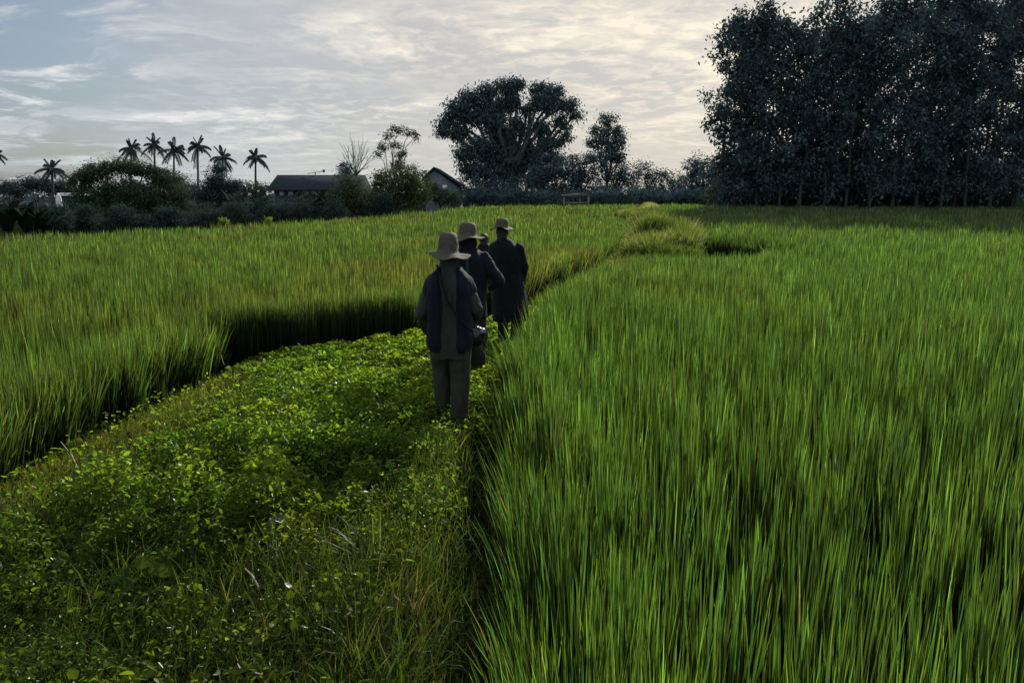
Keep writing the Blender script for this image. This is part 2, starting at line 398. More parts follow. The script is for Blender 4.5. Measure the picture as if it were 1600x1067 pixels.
    s = sdist(BUND, x, y); k = (s > 0) & (R.random(len(x)) < sstep(4.6, 3.2, y)); x, y = x[k], y[k]
    x = np.repeat(x, 5) + R.normal(0, .02, len(x) * 5); y = np.repeat(y, 5) + R.normal(0, .02, len(y) * 5); N = len(x)
    c = np.array([.042, .078, .02]) * R.uniform(.6, 1.4, N)[:, None]
    co_, f_, c_ = blades(np.stack([x, y, ground_z(x, y)], 1), R.uniform(0, 6.28, N), R.uniform(.1, .7, N), R.uniform(0, .7, N), R.uniform(.1, .26, N),
                         R.uniform(.005, .011, N), R.uniform(0, 3.14, N), c * .6, c, nseg=5)
    Gg.add(co_, f_, c_)
    return Gw, Gg
Gw, Gg = path_cover()
tag(Gw.build('ground_cover', M_WEED), 'low leafy creeping weeds covering the wide grassy path', 'weeds', kind='stuff')
tag(Gg.build('path_grass', M_GRASS), 'short wild grass growing along the path and its edges', 'grass', kind='stuff')

# ---- pale grass on the far bank
def bank():
    G = Geo()
    x, y = scatter(1, 15, 17.0, 72, 130)
    s = sdist(BUND, x, y); ok = (s > .05) & ~((x > 4.7 + (y - 18) * .16) & (y < 26.6)) & ~((x < 6.6) & (y > 41.5) & (y < 49.5)); x, y, s = x[ok], y[ok], s[ok]
    x = np.repeat(x, 14) + R.normal(0, .11, 14 * len(x)); y = np.repeat(y, 14) + R.normal(0, .11, 14 * len(y)); s = np.repeat(s, 14); N = len(x)
    cl = fbm(x * 1.1, y * 1.1, 81)
    h = (.22 + 1.05 * cl * sstep(.1, 1.3, s)) * R.uniform(.5, 1.25, N) * np.where(y < 32, 1, .7) * (.45 + .55 * sstep(19, 22, y)) * (1 + .2 * np.exp(-((x - 4.6) ** 2 + (y - 25) ** 2) / 7))
    c0 = np.clip((fbm(x * .8 + 7, y * .8, 85) - .35) * 3, 0, 1)[:, None]
    c = np.array([.055, .088, .030]) * (1 - c0) + np.array([.200, .205, .110]) * c0; c = c * R.uniform(.6, 1.3, N)[:, None]
    co_, f_, c_ = blades(np.stack([x, y, ground_z(x, y) - .02], 1), R.uniform(0, 6.28, N), np.abs(R.normal(.2, .2, N)), np.abs(R.normal(.2, .2, N)), h,
                         R.uniform(.8, 1.5, N) * y * .0010, R.uniform(0, 3.14, N), c * .6, c, nseg=3)
    G.add(co_, f_, c_)
    return G
tag(bank().build('bank_grass', M_GRASS), 'pale straw coloured tall grass heaped on the bank far along the path', 'grass', kind='stuff')

# ------------------------------------------------------------------ single plants and small things on the path
def gz(x, y): return float(ground_z(np.array([x]), np.array([y]))[0])
def on_ground(px, py, z=0.):
    cx = (px - CX) / F; cy = (CY - py) / F
    dy = math.cos(PITCH) + cy * math.sin(PITCH); dz = -math.sin(PITCH) + cy * math.cos(PITCH)
    k = (z - CAMH) / dz
    return Vector((cx * k, dy * k, z))

def lobed_leaf(G, c, ax, nr, size, col):
    ax = Vector(ax).normalized(); nr = Vector(nr).normalized(); sd = nr.cross(ax).normalized(); nr = ax.cross(sd)
    n = 26; co = [tuple(c)]; 
    for k in range(n):
        a = 2 * math.pi * k / n
        r = size * (.72 + .28 * abs(math.cos(a * 2.5)) ** .7) * (1 - .35 * max(0, math.cos(a - math.pi)) ** 4)
        p = Vector(c) + ax * (r * math.cos(a) + size * .35) + sd * r * math.sin(a) * .95 + nr * (.10 * size * math.cos(3 * a) - .22 * size * (r / size) ** 2)
        co.append(tuple(p))
    G.add(co, [np.array([(0, 1 + k, 1 + (k + 1) % n) for k in range(n)])], col)

def broad_plant(px, py, label, rs, up):
    p = on_ground(px, py, .02); z = gz(p.x, p.y)
    t = thing('broad_leaf_plant', label, 'plant', (p.x, p.y, z), 'broad leaved plants on the path')
    S = Geo(); k = 0
    for (dx, dy, h, size, col) in rs:
        top = Vector((dx, dy, h))
        S.tube([(0, 0, -.02), (dx * .4, dy * .4, h * .55), tuple(top)], [.004, .003, .002], 6, (.07, .10, .03))
        Lf = Geo(); lobed_leaf(Lf, top, (dx * 2 + .05, dy * 2 - .5, -.1), (dx, dy + up, 1), size, col)
        Lf.build('leaf', M_WEED, t)
        k += 1
    S.build('stem', M_GRASS, t)
broad_plant(222, 925, 'broad lobed leaf plant standing tall in the dark hollow at lower left of the path',
    [(-.10, .03, .19, .075, (.035, .075, .02)), (.00, .06, .24, .062, (.09, .13, .02)), (.11, .02, .22, .075, (.07, .115, .018)), (-.04, -.05, .16, .05, (.05, .09, .02)), (.18, -.05, .14, .05, (.04, .08, .02))], .5)
broad_plant(205, 975, 'small round leaved seedling just in front of the broad lobed leaf plant', [(-.03, 0, .07, .028, (.09, .13, .02)), (.04, .01, .08, .030, (.09, .13, .02))], -.3)

def grass_tuft(px, py, label, n, hmin, hmax, w, col, lean=.5, nm='grass_tuft'):
    p = on_ground(px, py, .0); z = gz(p.x, p.y)
    az = R.uniform(0, 6.28, n); c = np.array(col) * R.uniform(.6, 1.4, n)[:, None]
    co_, f_, c_ = blades(np.stack([R.normal(0, .015, n), R.normal(0, .015, n), np.full(n, -.01)], 1), az, R.uniform(.05, lean, n), R.uniform(0, .8, n), R.uniform(hmin, hmax, n),
                         R.uniform(.7, 1.3, n) * w, az + 1.57, c * .6, c, nseg=5)
    G = Geo(); G.add(co_, f_, c_); o = G.build(nm, M_GRASS, None, (p.x, p.y, z)); return tag(o, label, 'grass', 'separate tufts of grass on the path')
grass_tuft(585, 890, 'large tuft of long arching grass blades right of the grey stone', 60, .18, .42, .007, (.075, .10, .04), .7)
grass_tuft(500, 880, 'thin tuft of grass between the grey stone and the large tuft', 26, .12, .26, .005, (.04, .058, .022), .6)
grass_tuft(395, 1050, 'dark green grass tuft at the bottom edge below the pale stick', 34, .12, .26, .008, (.045, .085, .02))
grass_tuft(70, 1060, 'grass tuft in the bottom left corner of the path', 34, .12, .28, .008, (.045, .085, .02))
grass_tuft(640, 960, 'reddish dry grass tuft near the foot of the right hand rice', 34, .12, .24, .005, (.15, .11, .06), .7)
grass_tuft(200, 1050, 'upright fresh grass tuft below the broad leaf plant', 30, .14, .27, .008, (.05, .10, .02))
grass_tuft(560, 1055, 'broad bladed grass tuft at the bottom edge beside the right hand rice', 34, .12, .27, .009, (.06, .10, .02))
for px, py, lab, hh in ((648, 705, 'leafy upright weed stem standing in the shadow just left of the nearest walker', .32), (618, 760, 'leafy weed stem in the shadow strip farther left of the nearest walker', .26), (690, 800, 'leafy weed stem close to the right hand rice edge', .25), (350, 560, 'leafy weed stem at the back corner of the path by the rice wall', .3)):
    p = on_ground(px, py); t = thing('weed_plant', lab, 'plant', (p.x, p.y, gz(p.x, p.y)), 'upright weeds on the path')
    S = Geo(); Lf = Geo()
    for q in range(3):
        a = q * 2.1 + px; h = hh * (.7 + .15 * q); tip = np.array([math.cos(a) * .07, math.sin(a) * .07, h])
        S.tube([(0, 0, -.02), tip * .5 + np.array([0, 0, .03]), tip], [.0035, .0025, .0015], 5, (.07, .09, .03))
        n_ = 15; u = np.linspace(.25, 1, n_); c = tip[None] * u[:, None]; aa = np.arange(n_) * 2.4 + a
        co_, f_, c_ = leaves(c, np.stack([np.cos(aa), np.sin(aa), np.full(n_, .35)], 1), np.stack([-.35 * np.cos(aa), -.35 * np.sin(aa), np.ones(n_)], 1), .055 * (1.3 - .6 * u), .018 * (1.4 - .6 * u), np.full(n_, .3), np.array([.055, .10, .025]) * R.uniform(.7, 1.3, n_)[:, None])
        Lf.add(co_, f_, c_)
    S.build('stem', M_GRASS, t); Lf.build('foliage', M_WEED, t)

# pale stick, dry stalks, flat stone
p = on_ground(398, 912, .12); G = Geo()
a_, b_ = on_ground(383, 888, .14), on_ground(406, 920, .12)
G.tube([tuple(a_ - p), tuple((a_ * .6 + b_ * .4) - p + Vector((.006, 0, .008))), tuple(b_ - p)], [.003, .0055, .004], 7, (1, 1, 1))
G.tube([tuple((a_ * .5 + b_ * .5) - p), tuple((a_ * .2 + b_ * .8) - p + Vector((-.02, 0, .012)))], [.003, .0015], 6, (1, 1, 1))
tag(G.build('dry_stick', M_STICK, None, p, True), 'pale dry forked stick lying on the weeds left of the grey stone', 'stick')
for (x1, y1, x2, y2, lab) in ((480, 960, 560, 965, 'bleached dry stalk lying flat in the grass near the bottom of the path'), (500, 905, 545, 935, 'short curled dry stalk just right of the forked stick'), (95, 690, 128, 745, 'fallen straw coloured rice stalk at the foot of the left paddy'), (335, 530, 350, 570, 'straw coloured stalk leaning at the corner of the left paddy')):
    a_, b_ = on_ground(x1, y1, .13), on_ground(x2, y2, .10); c_ = (a_ + b_) / 2; G = Geo()
    G.tube([tuple(a_ - c_), (0.005, .01, .02), tuple(b_ - c_)], [.002, .004, .002], 6, (1, 1, 1))
    tag(G.build('dry_stalk', M_STICK, None, c_, True), lab, 'stalk', 'dry stalks on the path')
def stone(px, py, sx, sy, sz, lab):
    p = on_ground(px, py, .06); import bmesh
    bm = bmesh.new(); bmesh.ops.create_icosphere(bm, subdivisions=4, radius=1)
    for v in bm.verts:
        c = v.co; k = 1 + .25 * (float(fbm(np.array([c.x * 2 + px]), np.array([c.y * 2 + c.z]), 3)[0]) - .5)
        v.co = Vector((c.x * k * sx, c.y * k * sy, max(-.7, min(.75, c.z)) * k * sz))
    me = bpy.data.meshes.new('stone'); bm.to_mesh(me); bm.free()
    for q in me.polygons: q.use_smooth = True
    return tag(link('stone', me, M_STONE, None, (p.x, p.y, gz(p.x, p.y) + sz * .5)), lab, 'stone')
stone(437, 828, .075, .10, .12, 'pale grey flat stone showing among the weeds in the middle of the path')
stone(428, 868, .06, .09, .10, 'darker blue grey stone just in front of the pale grey stone')

# ------------------------------------------------------------------ trees
def limb(G, a, b, r0, r1, wob, k=5, col=(1, 1, 1), n=6):
    a, b = np.array(a, float), np.array(b, float); L_ = np.linalg.norm(b - a)
    pts = [a + (b - a) * t + (R.normal(0, wob * L_, 3) if 0 < t < 1 else 0) for t in np.linspace(0, 1, k)]
    G.tube(pts, list(np.linspace(r0, r1, k)), n, col); return pts

def tree(name, label, cat, d, base_px, blobs, leaf, n, col, group=None, trunk_r=None, base_py=None, cluster=16, spread=.9, fill=.8, mat=None, bark=None, droop=.15, parts=True, dz=None, ratio=.5):
    """blobs: (px, py, rx, ry) of the crown's masses as seen from the path; turned into metres at distance d"""
    b0 = at(base_px, 330, d); zb = gz(b0.x, d) if dz is None else dz
    t = thing(name, label, cat, (b0.x, d, zb), group)
    cs = []
    tot = sum(rx * ry for _, _, rx, ry in blobs)
    C_, W = Geo(), Geo()
    k = d / F; leaf = leaf * .62; n = int(n * 2.3); cluster = int(cluster * 1.7); spread = spread * 1.25
    tr = trunk_r or max(.08, .03 * (CAMH + (330 - min(p[1] for p in blobs)) * k))
    allc = at(sum(p[0] for p in blobs) / len(blobs), sum(p[1] for p in blobs) / len(blobs), d) - Vector((b0.x, d, zb))
    fork = Vector((allc.x * .3, 0, max(.4, allc.z * .45)))
    limb(W, (0, 0, -.3), fork, tr, tr * .7, .03, 5, n=9)
    for (px, py, rx, ry) in blobs:
        c = at(px, py, d); c = np.array([c.x - b0.x, R.normal(0, .35) * rx * k, c.z - zb])
        r = np.array([rx * k, rx * k * .8, ry * k])
        limb(W, fork, c, tr * .45, tr * .14, .05, 5)
        m_ = max(12, int(n * rx * ry / tot)); nc = max(3, m_ // cluster)
        q = norm(R.normal(0, 1, (nc, 3))) * (R.random(nc) ** (1 / 3 * (1 / fill)))[:, None]
        cc = c + q * r
        for z_ in cc[: max(2, min(7, nc // 3))]:
            limb(W, c, z_, tr * .13, tr * .04, .05, 4, n=5)
        sz = leaf * spread * R.uniform(.7, 1.6, nc)
        L_ = np.repeat(cc, cluster, axis=0) + R.normal(0, 1, (nc * cluster, 3)) * np.repeat(sz, cluster)[:, None] * np.array([1, 1, .7])
        N = len(L_)
        outw = norm(L_ - c + 1e-6); az = R.uniform(0, 6.28, N)
        ax = norm(outw * .5 + np.stack([np.cos(az), np.sin(az), R.normal(-droop * 2, .4, N)], 1))
        nr = norm(R.normal(0, .6, (N, 3)) + np.array([0, 0, 1.]))
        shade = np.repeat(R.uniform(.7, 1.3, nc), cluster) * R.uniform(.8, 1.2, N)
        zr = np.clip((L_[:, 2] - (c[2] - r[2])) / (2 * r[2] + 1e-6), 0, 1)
        cl = np.array(col) * 2.0 * (shade * (.65 + .6 * zr))[:, None]  # leaf tint lifted to stand in for haze over the crowns
        ln = leaf * R.uniform(.6, 1.3, N)
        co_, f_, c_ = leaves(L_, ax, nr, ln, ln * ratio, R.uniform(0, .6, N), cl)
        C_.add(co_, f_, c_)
    W.build('trunk', bark or M_BARK, t, smooth=True)
    C_.build('crown', mat or M_TREE, t)
    return t

G1, G2, G3 = (.044, .070, .074), (.034, .058, .026), (.046, .074, .084)  # blue cast of the far-tree tints stands in for haze
# big fig tree and its neighbours
tree('fig_tree', 'tallest spreading round crowned tree at the middle of the far field edge', 'tree', 88, 795,
     [(699, 188, 13, 14), (694, 205, 10, 12), (716, 168, 16, 13), (738, 152, 18, 14), (762, 142, 14, 11), (790, 134, 16, 11), (808, 132, 13, 10), (845, 136, 16, 10), (866, 146, 15, 12), (886, 163, 13, 12), (901, 179, 9, 8), (735, 180, 24, 16),
      (716, 206, 14, 15), (770, 165, 26, 16), (798, 156, 18, 14), (858, 165, 16, 14), (842, 158, 14, 10), (878, 188, 10, 13), (884, 208, 6, 14), (750, 232, 20, 18), (724, 238, 11, 14), (732, 262, 15, 16), (782, 204, 18, 20), (776, 240, 24, 22), (795, 270, 20, 22),
      (848, 198, 12, 16), (856, 224, 14, 16), (838, 246, 12, 18), (770, 190, 20, 18), (812, 195, 12, 16), (826, 235, 12, 20), (806, 250, 14, 18), (822, 172, 10, 10), (866, 248, 14, 14), (872, 222, 5, 12), (760, 272, 24, 20), (840, 275, 18, 16), (800, 222, 9, 26)], .46, 19000, G1, trunk_r=.75, cluster=14, fill=.75, droop=.5, spread=.9)
tree('small_tree', 'small upright tree with ragged crown just right of the tallest tree', 'tree', 90, 948,
     [(949, 186, 12, 10), (940, 203, 16, 10), (960, 205, 14, 10), (932, 222, 14, 9), (955, 224, 22, 11), (970, 218, 9, 9), (945, 242, 20, 10), (968, 243, 12, 9), (925, 243, 6, 9)], .38, 2600, G1, trunk_r=.25, cluster=12, droop=.4)
# dark belt of trees between
belt = [
 (868, 84, [(862, 262, 34, 22), (845, 285, 30, 24), (885, 275, 30, 26), (865, 300, 40, 18)], 'dense dark tree filling the gap below the right side of the tallest tree'),
 (915, 86, [(905, 256, 24, 18), (925, 265, 26, 22), (905, 290, 34, 26)], 'dense dark tree directly below the small upright tree'),
 (965, 92, [(962, 262, 20, 16), (978, 272, 26, 18), (960, 292, 36, 24)], 'dark bushy tree right of the small upright tree'),
 (1015, 96, [(1008, 264, 20, 14), (1030, 274, 22, 14), (1015, 294, 34, 22)], 'hazy rounded tree left of the low gap in the tree line'),
 (1060, 100, [(1048, 278, 18, 14), (1066, 284, 16, 12), (1050, 300, 30, 16)], 'lowest hazy tree in the dip of the tree line'),
 (1092, 84, [(1085, 262, 18, 14), (1100, 258, 20, 18), (1078, 282, 22, 20), (1108, 285, 26, 26)], 'dark rounded tree leaning against the left edge of the tall wood'),
 (755, 84, [(738, 296, 26, 22), (765, 300, 34, 20)], 'dark shrubby tree at the foot of the tallest tree on its left'),
 (805, 84, [(800, 298, 40, 20)], 'dark shrubby tree at the foot of the tallest tree on its right')]
for bpx, d, bl, lab in belt:
    tree('dark_tree', lab, 'tree', d, bpx, bl, .42, int(sum(a[2] * a[3] for a in bl) * .95), G3, 'dark trees along the far edge of the field', trunk_r=.25, cluster=14)
# low shrubs along the foot of the belt
for q, (bpx, lab) in enumerate(((735, 'low dark shrub at the foot of the tree line, leftmost below the tallest tree'), (785, 'low dark shrub under the middle of the tallest tree'), (840, 'low dark shrub left of the pale field shelter'), (915, 'low dark shrub right of the pale field shelter'), (965, 'low dark shrub below the small upright tree'), (1010, 'low dark shrub left of the far bank of grass'), (1060, 'low dark shrub behind the far end of the bank'), (1098, 'low dark shrub in front of the left edge of the tall wood'))):
    tree('low_shrub', lab, 'shrub', 77, bpx, [(bpx - 14, 308, 22, 12), (bpx + 14, 306, 22, 13)], .30, 900, G3, 'low shrubs along the foot of the tree line', trunk_r=.06, cluster=12)
tree('pale_shrub', 'paler green shrub at the left foot of the tall wood', 'shrub', 66, 1128, [(1125, 290, 18, 16), (1138, 305, 16, 14), (1112, 305, 16, 12)], .26, 1100, (.06, .085, .05), trunk_r=.06)  # leaf tint paler green than its neighbours
# sparse tall tree group
tree('feathery_tree', 'tall thin feathery tree with open crown bending right above the bushes', 'tree', 58, 610,
     [(622, 203, 15, 6), (640, 208, 12, 6), (650, 214, 6, 6), (606, 212, 9, 6), (597, 228, 8, 8), (590, 240, 5, 8), (615, 225, 9, 6), (628, 240, 9, 10), (622, 256, 12, 12)], .20, 1500, (.05, .06, .04), trunk_r=.12, cluster=10, spread=.8)
tree('bushy_tree', 'yellowish green bushy tree below the feathery tree', 'tree', 54, 622, [(600, 285, 22, 20), (635, 275, 22, 20), (612, 308, 40, 22), (650, 300, 24, 20), (575, 312, 18, 18)], .24, 5200, (.055, .075, .030), trunk_r=.15)
tree('round_tree', 'olive green round tree beside the left end of the bushy tree', 'tree', 50, 552, [(548, 288, 18, 18), (560, 308, 22, 20), (535, 310, 20, 18)], .22, 2400, (.055, .072, .042), trunk_r=.1)
tree('round_tree', 'small round topped tree above the right end of the long roof', 'tree', 74, 540, [(540, 263, 12, 10), (538, 275, 14, 8)], .26, 700, G3, trunk_r=.1)
tree('young_tree', 'low dark tree just left of the gabled house', 'tree', 62, 690, [(682, 300, 18, 14), (700, 308, 22, 14), (668, 298, 14, 18)], .25, 1800, (.035, .055, .035), trunk_r=.1)
tree('young_tree', 'slim dark tree rising left of the gabled house roof', 'tree', 66, 655, [(650, 280, 9, 14), (664, 276, 7, 10), (640, 290, 10, 14)], .24, 900, (.035, .055, .035), trunk_r=.08)
# bare tree
b0 = at(555, 330, 76); bt = thing('bare_tree', 'leafless pale tree with fanned thin branches behind the bushes', 'tree', (b0.x, 76, gz(b0.x, 76)))
W = Geo()
fork = at(556, 275, 76) - Vector((b0.x, 76, gz(b0.x, 76))); limb(W, (0, 0, 0), fork, .13, .08, .01)
for ex, ey in ((534, 238), (540, 228), (547, 224), (553, 221), (560, 226), (567, 222), (574, 232), (579, 243), (536, 256), (577, 258), (562, 238), (548, 240)):
    e = at(ex, ey, 76) - Vector((b0.x, 76, gz(b0.x, 76))); e.y += R.normal(0, .6)
    pts = limb(W, fork, e, .055, .02, .03, 5, n=5)
    for q in range(3):
        s0 = pts[2 + q % 2]; limb(W, s0, np.array(e) + R.normal(0, .45, 3), .022, .012, .04, 4, n=4)
W.build('trunk', M_BARKL, bt, smooth=True)
# left: broad spreading tree and others
tree('spreading_tree', 'wide flat topped spreading tree in front of the row of palms', 'tree', 52, 205,
     [(128, 280, 24, 14), (158, 268, 28, 13), (192, 261, 28, 12), (224, 263, 24, 12), (252, 278, 26, 14), (275, 302, 22, 14), (140, 308, 30, 14), (185, 295, 34, 16), (228, 305, 34, 18), (170, 328, 40, 20), (225, 332, 44, 18), (272, 328, 26, 20), (125, 332, 26, 16)],
     .24, 15500, (.036, .058, .036), trunk_r=.22, cluster=14)
tree('domed_tree', 'hazy domed tree seen behind the trunks of the middle palms', 'tree', 105, 262, [(255, 282, 22, 16), (280, 292, 22, 16), (232, 292, 16, 18), (300, 302, 18, 14)], .5, 1700, (.05, .065, .06), trunk_r=.3)
tree('dark_tree', 'dark pointed tree clump right of the spreading tree', 'tree', 70, 335, [(344, 262, 9, 10), (335, 280, 18, 14), (322, 300, 22, 16), (350, 300, 18, 18), (365, 288, 12, 10)], .30, 3200, (.042, .066, .068), trunk_r=.2)
tree('hedge_tree', 'flat topped dark hedge left of the long roof', 'hedge', 78, 395, [(378, 292, 18, 10), (402, 294, 18, 9), (390, 308, 30, 12)], .3, 1500, (.035, .05, .035), trunk_r=.1)
far = [(20, 120, [(10, 292, 18, 10), (30, 296, 16, 10)], 'low hazy tree at the far left horizon'), (55, 115, [(50, 286, 18, 9), (70, 290, 14, 10)], 'rounded hazy tree behind the leftmost whole palm'),
       (100, 118, [(98, 292, 18, 12), (112, 300, 16, 10)], 'hazy tree between the leftmost whole palm and the spreading tree')]
for bpx, d, bl, lab in far: tree('distant_tree', lab, 'tree', d, bpx, bl, .5, 1100, (.045, .06, .06), 'hazy trees on the far left', trunk_r=.25)
low = [(75, 38, 18, 'dark bush under the leftmost whole palm, by the banana plants'), (120, 40, 18, 'dark bush below the left side of the spreading tree'), (175, 42, 16, 'dark bush below the middle of the spreading tree'), (245, 42, 18, 'dark bush below the right side of the spreading tree'),
       (305, 43, 18, 'bush in front of the dark pointed clump'), (350, 43, 20, 'bush between the pointed clump and the banana plants'), (410, 45, 20, 'bush below the left end of the long roof'), (455, 46, 22, 'bush below the middle of the long roof'), (505, 47, 24, 'bush below the right end of the long roof'), (585, 52, 16, 'small bush in front of the bushy tree')]
ey = lambda px: float(np.interp(px, [0, 200, 360, 480, 600, 680, 740], [368, 360, 354, 349, 340, 332, 326]))
for bpx, d, r, lab in low:
    e = ey(bpx); hv = R.uniform(-9, 8, 2)
    tree('bush', lab, 'bush', d, bpx, [(bpx - 20, e - 15 + hv[0] * .5, 17, r * .8 - hv[0] * .6), (bpx + 14, e - 18 + hv[1] * .5, 20, r - hv[1] * .8), (bpx, e - 6, 26, 10)], .17, 2600, (.030, .048, .042), 'bushes along the left edge of the field', trunk_r=.05, cluster=12)
# far-off wood closing the horizon
Gf = Geo()
x = R.uniform(-330, 330, 9000); y = R.uniform(230, 300, 9000); z = R.random(9000) * (3.5 + 3.2 * fbm(x * .03, y * .01, 91) + 2 * fbm(x * .15, y * .05, 92))
N = 9000; az = R.uniform(0, 6.28, N); ln = R.uniform(1.2, 2.6, N)
co_, f_, c_ = leaves(np.stack([x, y, z - 1.2], 1), np.stack([np.cos(az), np.sin(az), R.normal(0, .5, N)], 1), norm(R.normal(0, 1, (N, 3))), ln, ln * .7, R.uniform(0, .5, N), np.array([.09, .12, .14]) * R.uniform(.8, 1.2, N)[:, None])  # pale blue leaf tint paints the distance haze into the wood
Gf.add(co_, f_, c_); tag(Gf.build('distant_wood', M_TREE), 'low hazy wood along the horizon behind everything', 'wood', kind='stuff')

# teak wood on the right
def teak(x, y, top, rad, lab, low=3.2, group='trees of the tall wood on the right', dens=1.0, pale=0.):
    zb = gz(x, y); t = thing('teak_tree', lab, 'tree', (x, y, zb), group)
    W, C_ = Geo(), Geo()
    lx, ly = R.normal(0, .25), R.normal(0, .3)
    limb(W, (0, 0, -.3), (lx, ly, top * .93), .15 * R.uniform(.75, 1.15), .03, .006, 9, n=8)
    nbr = int(30 * dens)
    cen = []
    for q in range(nbr):
        zz = low + (top - low) * (q + R.random()) / nbr
        a = R.uniform(0, 6.28); rr = rad * R.uniform(.35, 1.08) * (1 - .5 * max(0, (zz - top * .8) / (top * .2 + .01)))
        e = np.array([lx * zz / top + math.cos(a) * rr, ly * zz / top + math.sin(a) * rr, zz + rr * .35])
        limb(W, (lx * zz / top, ly * zz / top, zz - rr * .15), e, .03, .012, .03, 4, n=4)
        cen.append(e)
        cen.append(e * .55 + np.array([lx, ly, zz]) * .45 * np.array([1, 1, 1]) + R.normal(0, .3, 3))
    cen.append(np.array([lx, ly, top - .3])); cen.append(np.array([lx, ly, top - 1.1]))
    cen = np.array(cen); k = 66; nc = len(cen)
    L_ = np.repeat(cen, k, axis=0) + R.normal(0, 1, (nc * k, 3)) * (np.array([.36, .36, .32]) * np.repeat(R.uniform(.7, 1.4, nc), k)[:, None]); N = len(L_)
    az = R.uniform(0, 6.28, N); ax = np.stack([np.cos(az), np.sin(az), R.normal(-.45, .5, N)], 1)
    ln = R.uniform(.18, .38, N)
    c = np.array([.082, .128, .142]) * (np.repeat(R.uniform(.75, 1.25, nc), k) * R.uniform(.8, 1.2, N))[:, None]  # haze over the wood is put into this bluish leaf tint
    co_, f_, c_ = leaves(L_, ax, norm(R.normal(0, .6, (N, 3)) + np.array([0, 0, 1.])), ln, ln * .55, R.uniform(0, .5, N), c)
    C_.add(co_, f_, c_)
    W.build('trunk', M_BARK, t, smooth=True); C_.build('crown', M_TREE, t)
def topz(px, py, d): return at(px, py, d).z - .6
front = [(1128, 62.5, 30, 'leftmost tree of the tall wood with leafy clusters sticking out against the sky', 1.9, .5), (1150, 61.5, 22, 'second tree from the left of the tall wood', 2.0, 2.2), (1182, 61, 6, 'third tree from the left of the tall wood with a tuft breaking the top line', 2.0, 3.),
         (1216, 60.5, 24, None, 2.0, 3.4), (1250, 60, 22, None, 2.0, 3.2), (1285, 60, -6, 'tree of the tall wood with narrow top rising above the crest', 1.6, 3.), (1322, 59.5, 26, None, 2.0, 3.5),
         (1358, 59, -2, None, 2.0, 3.4), (1395, 58.5, -12, None, 2.1, 3.6), (1432, 58.5, -20, None, 2.1, 3.6), (1470, 58, -25, None, 2.1, 3.8), (1510, 57.5, -30, None, 2.1, 3.8), (1548, 57, -40, None, 2.1, 3.8), (1586, 57, -40, None, 2.1, 3.8), (1640, 57, -40, None, 2.1, 3.8)]
common = 'slender trunked leafy tree inside the tall dense wood on the right'
for px, d, py, lab, rad, lo in front:
    P = at(px, 320, d); teak(P.x, d, topz(px, py, d), rad, lab or common, low=max(lo * .5, .6))
for k in range(12):
    px = 1150 + k * 42 + R.normal(0, 6); d = 65 + R.normal(0, .8)
    py = np.interp(px, [1140, 1200, 1260, 1330, 1380, 1600], [50, 30, 40, 40, 8, -10]) + R.normal(0, 6)
    P = at(px, 320, d); teak(P.x, d, topz(px, py, d), 2.2, common, low=1.4)
for k in range(9):
    px = 1175 + k * 55 + R.normal(0, 8); d = 70 + R.normal(0, 1)
    py = np.interp(px, [1140, 1200, 1260, 1330, 1380, 1600], [70, 50, 60, 50, 20, 0])
    P = at(px, 320, d); teak(P.x, d, topz(px, py, d), 2.4, common, low=1.0)
# undergrowth closing the wood at ground level
for q, (px, lab) in enumerate(((1165, 'undergrowth shrub at the left foot of the tall wood'), (1225, 'undergrowth shrub second from the left in the tall wood'), (1290, 'undergrowth shrub left of the middle of the tall wood'), (1355, 'undergrowth shrub in the middle of the tall wood'), (1420, 'undergrowth shrub right of the middle of the tall wood'), (1485, 'undergrowth shrub second from the right in the tall wood'), (1560, 'undergrowth shrub at the right edge of the tall wood'))):
    tree('undergrowth_shrub', lab, 'shrub', 72.5, px, [(px - 20, 275, 34, 26), (px + 20, 270, 34, 28), (px, 300, 40, 20), (px - 18, 313, 26, 11), (px + 18, 313, 26, 11)], .35, 4600, (.044, .064, .068), 'undergrowth among the trunks of the tall wood', trunk_r=.06, cluster=12)

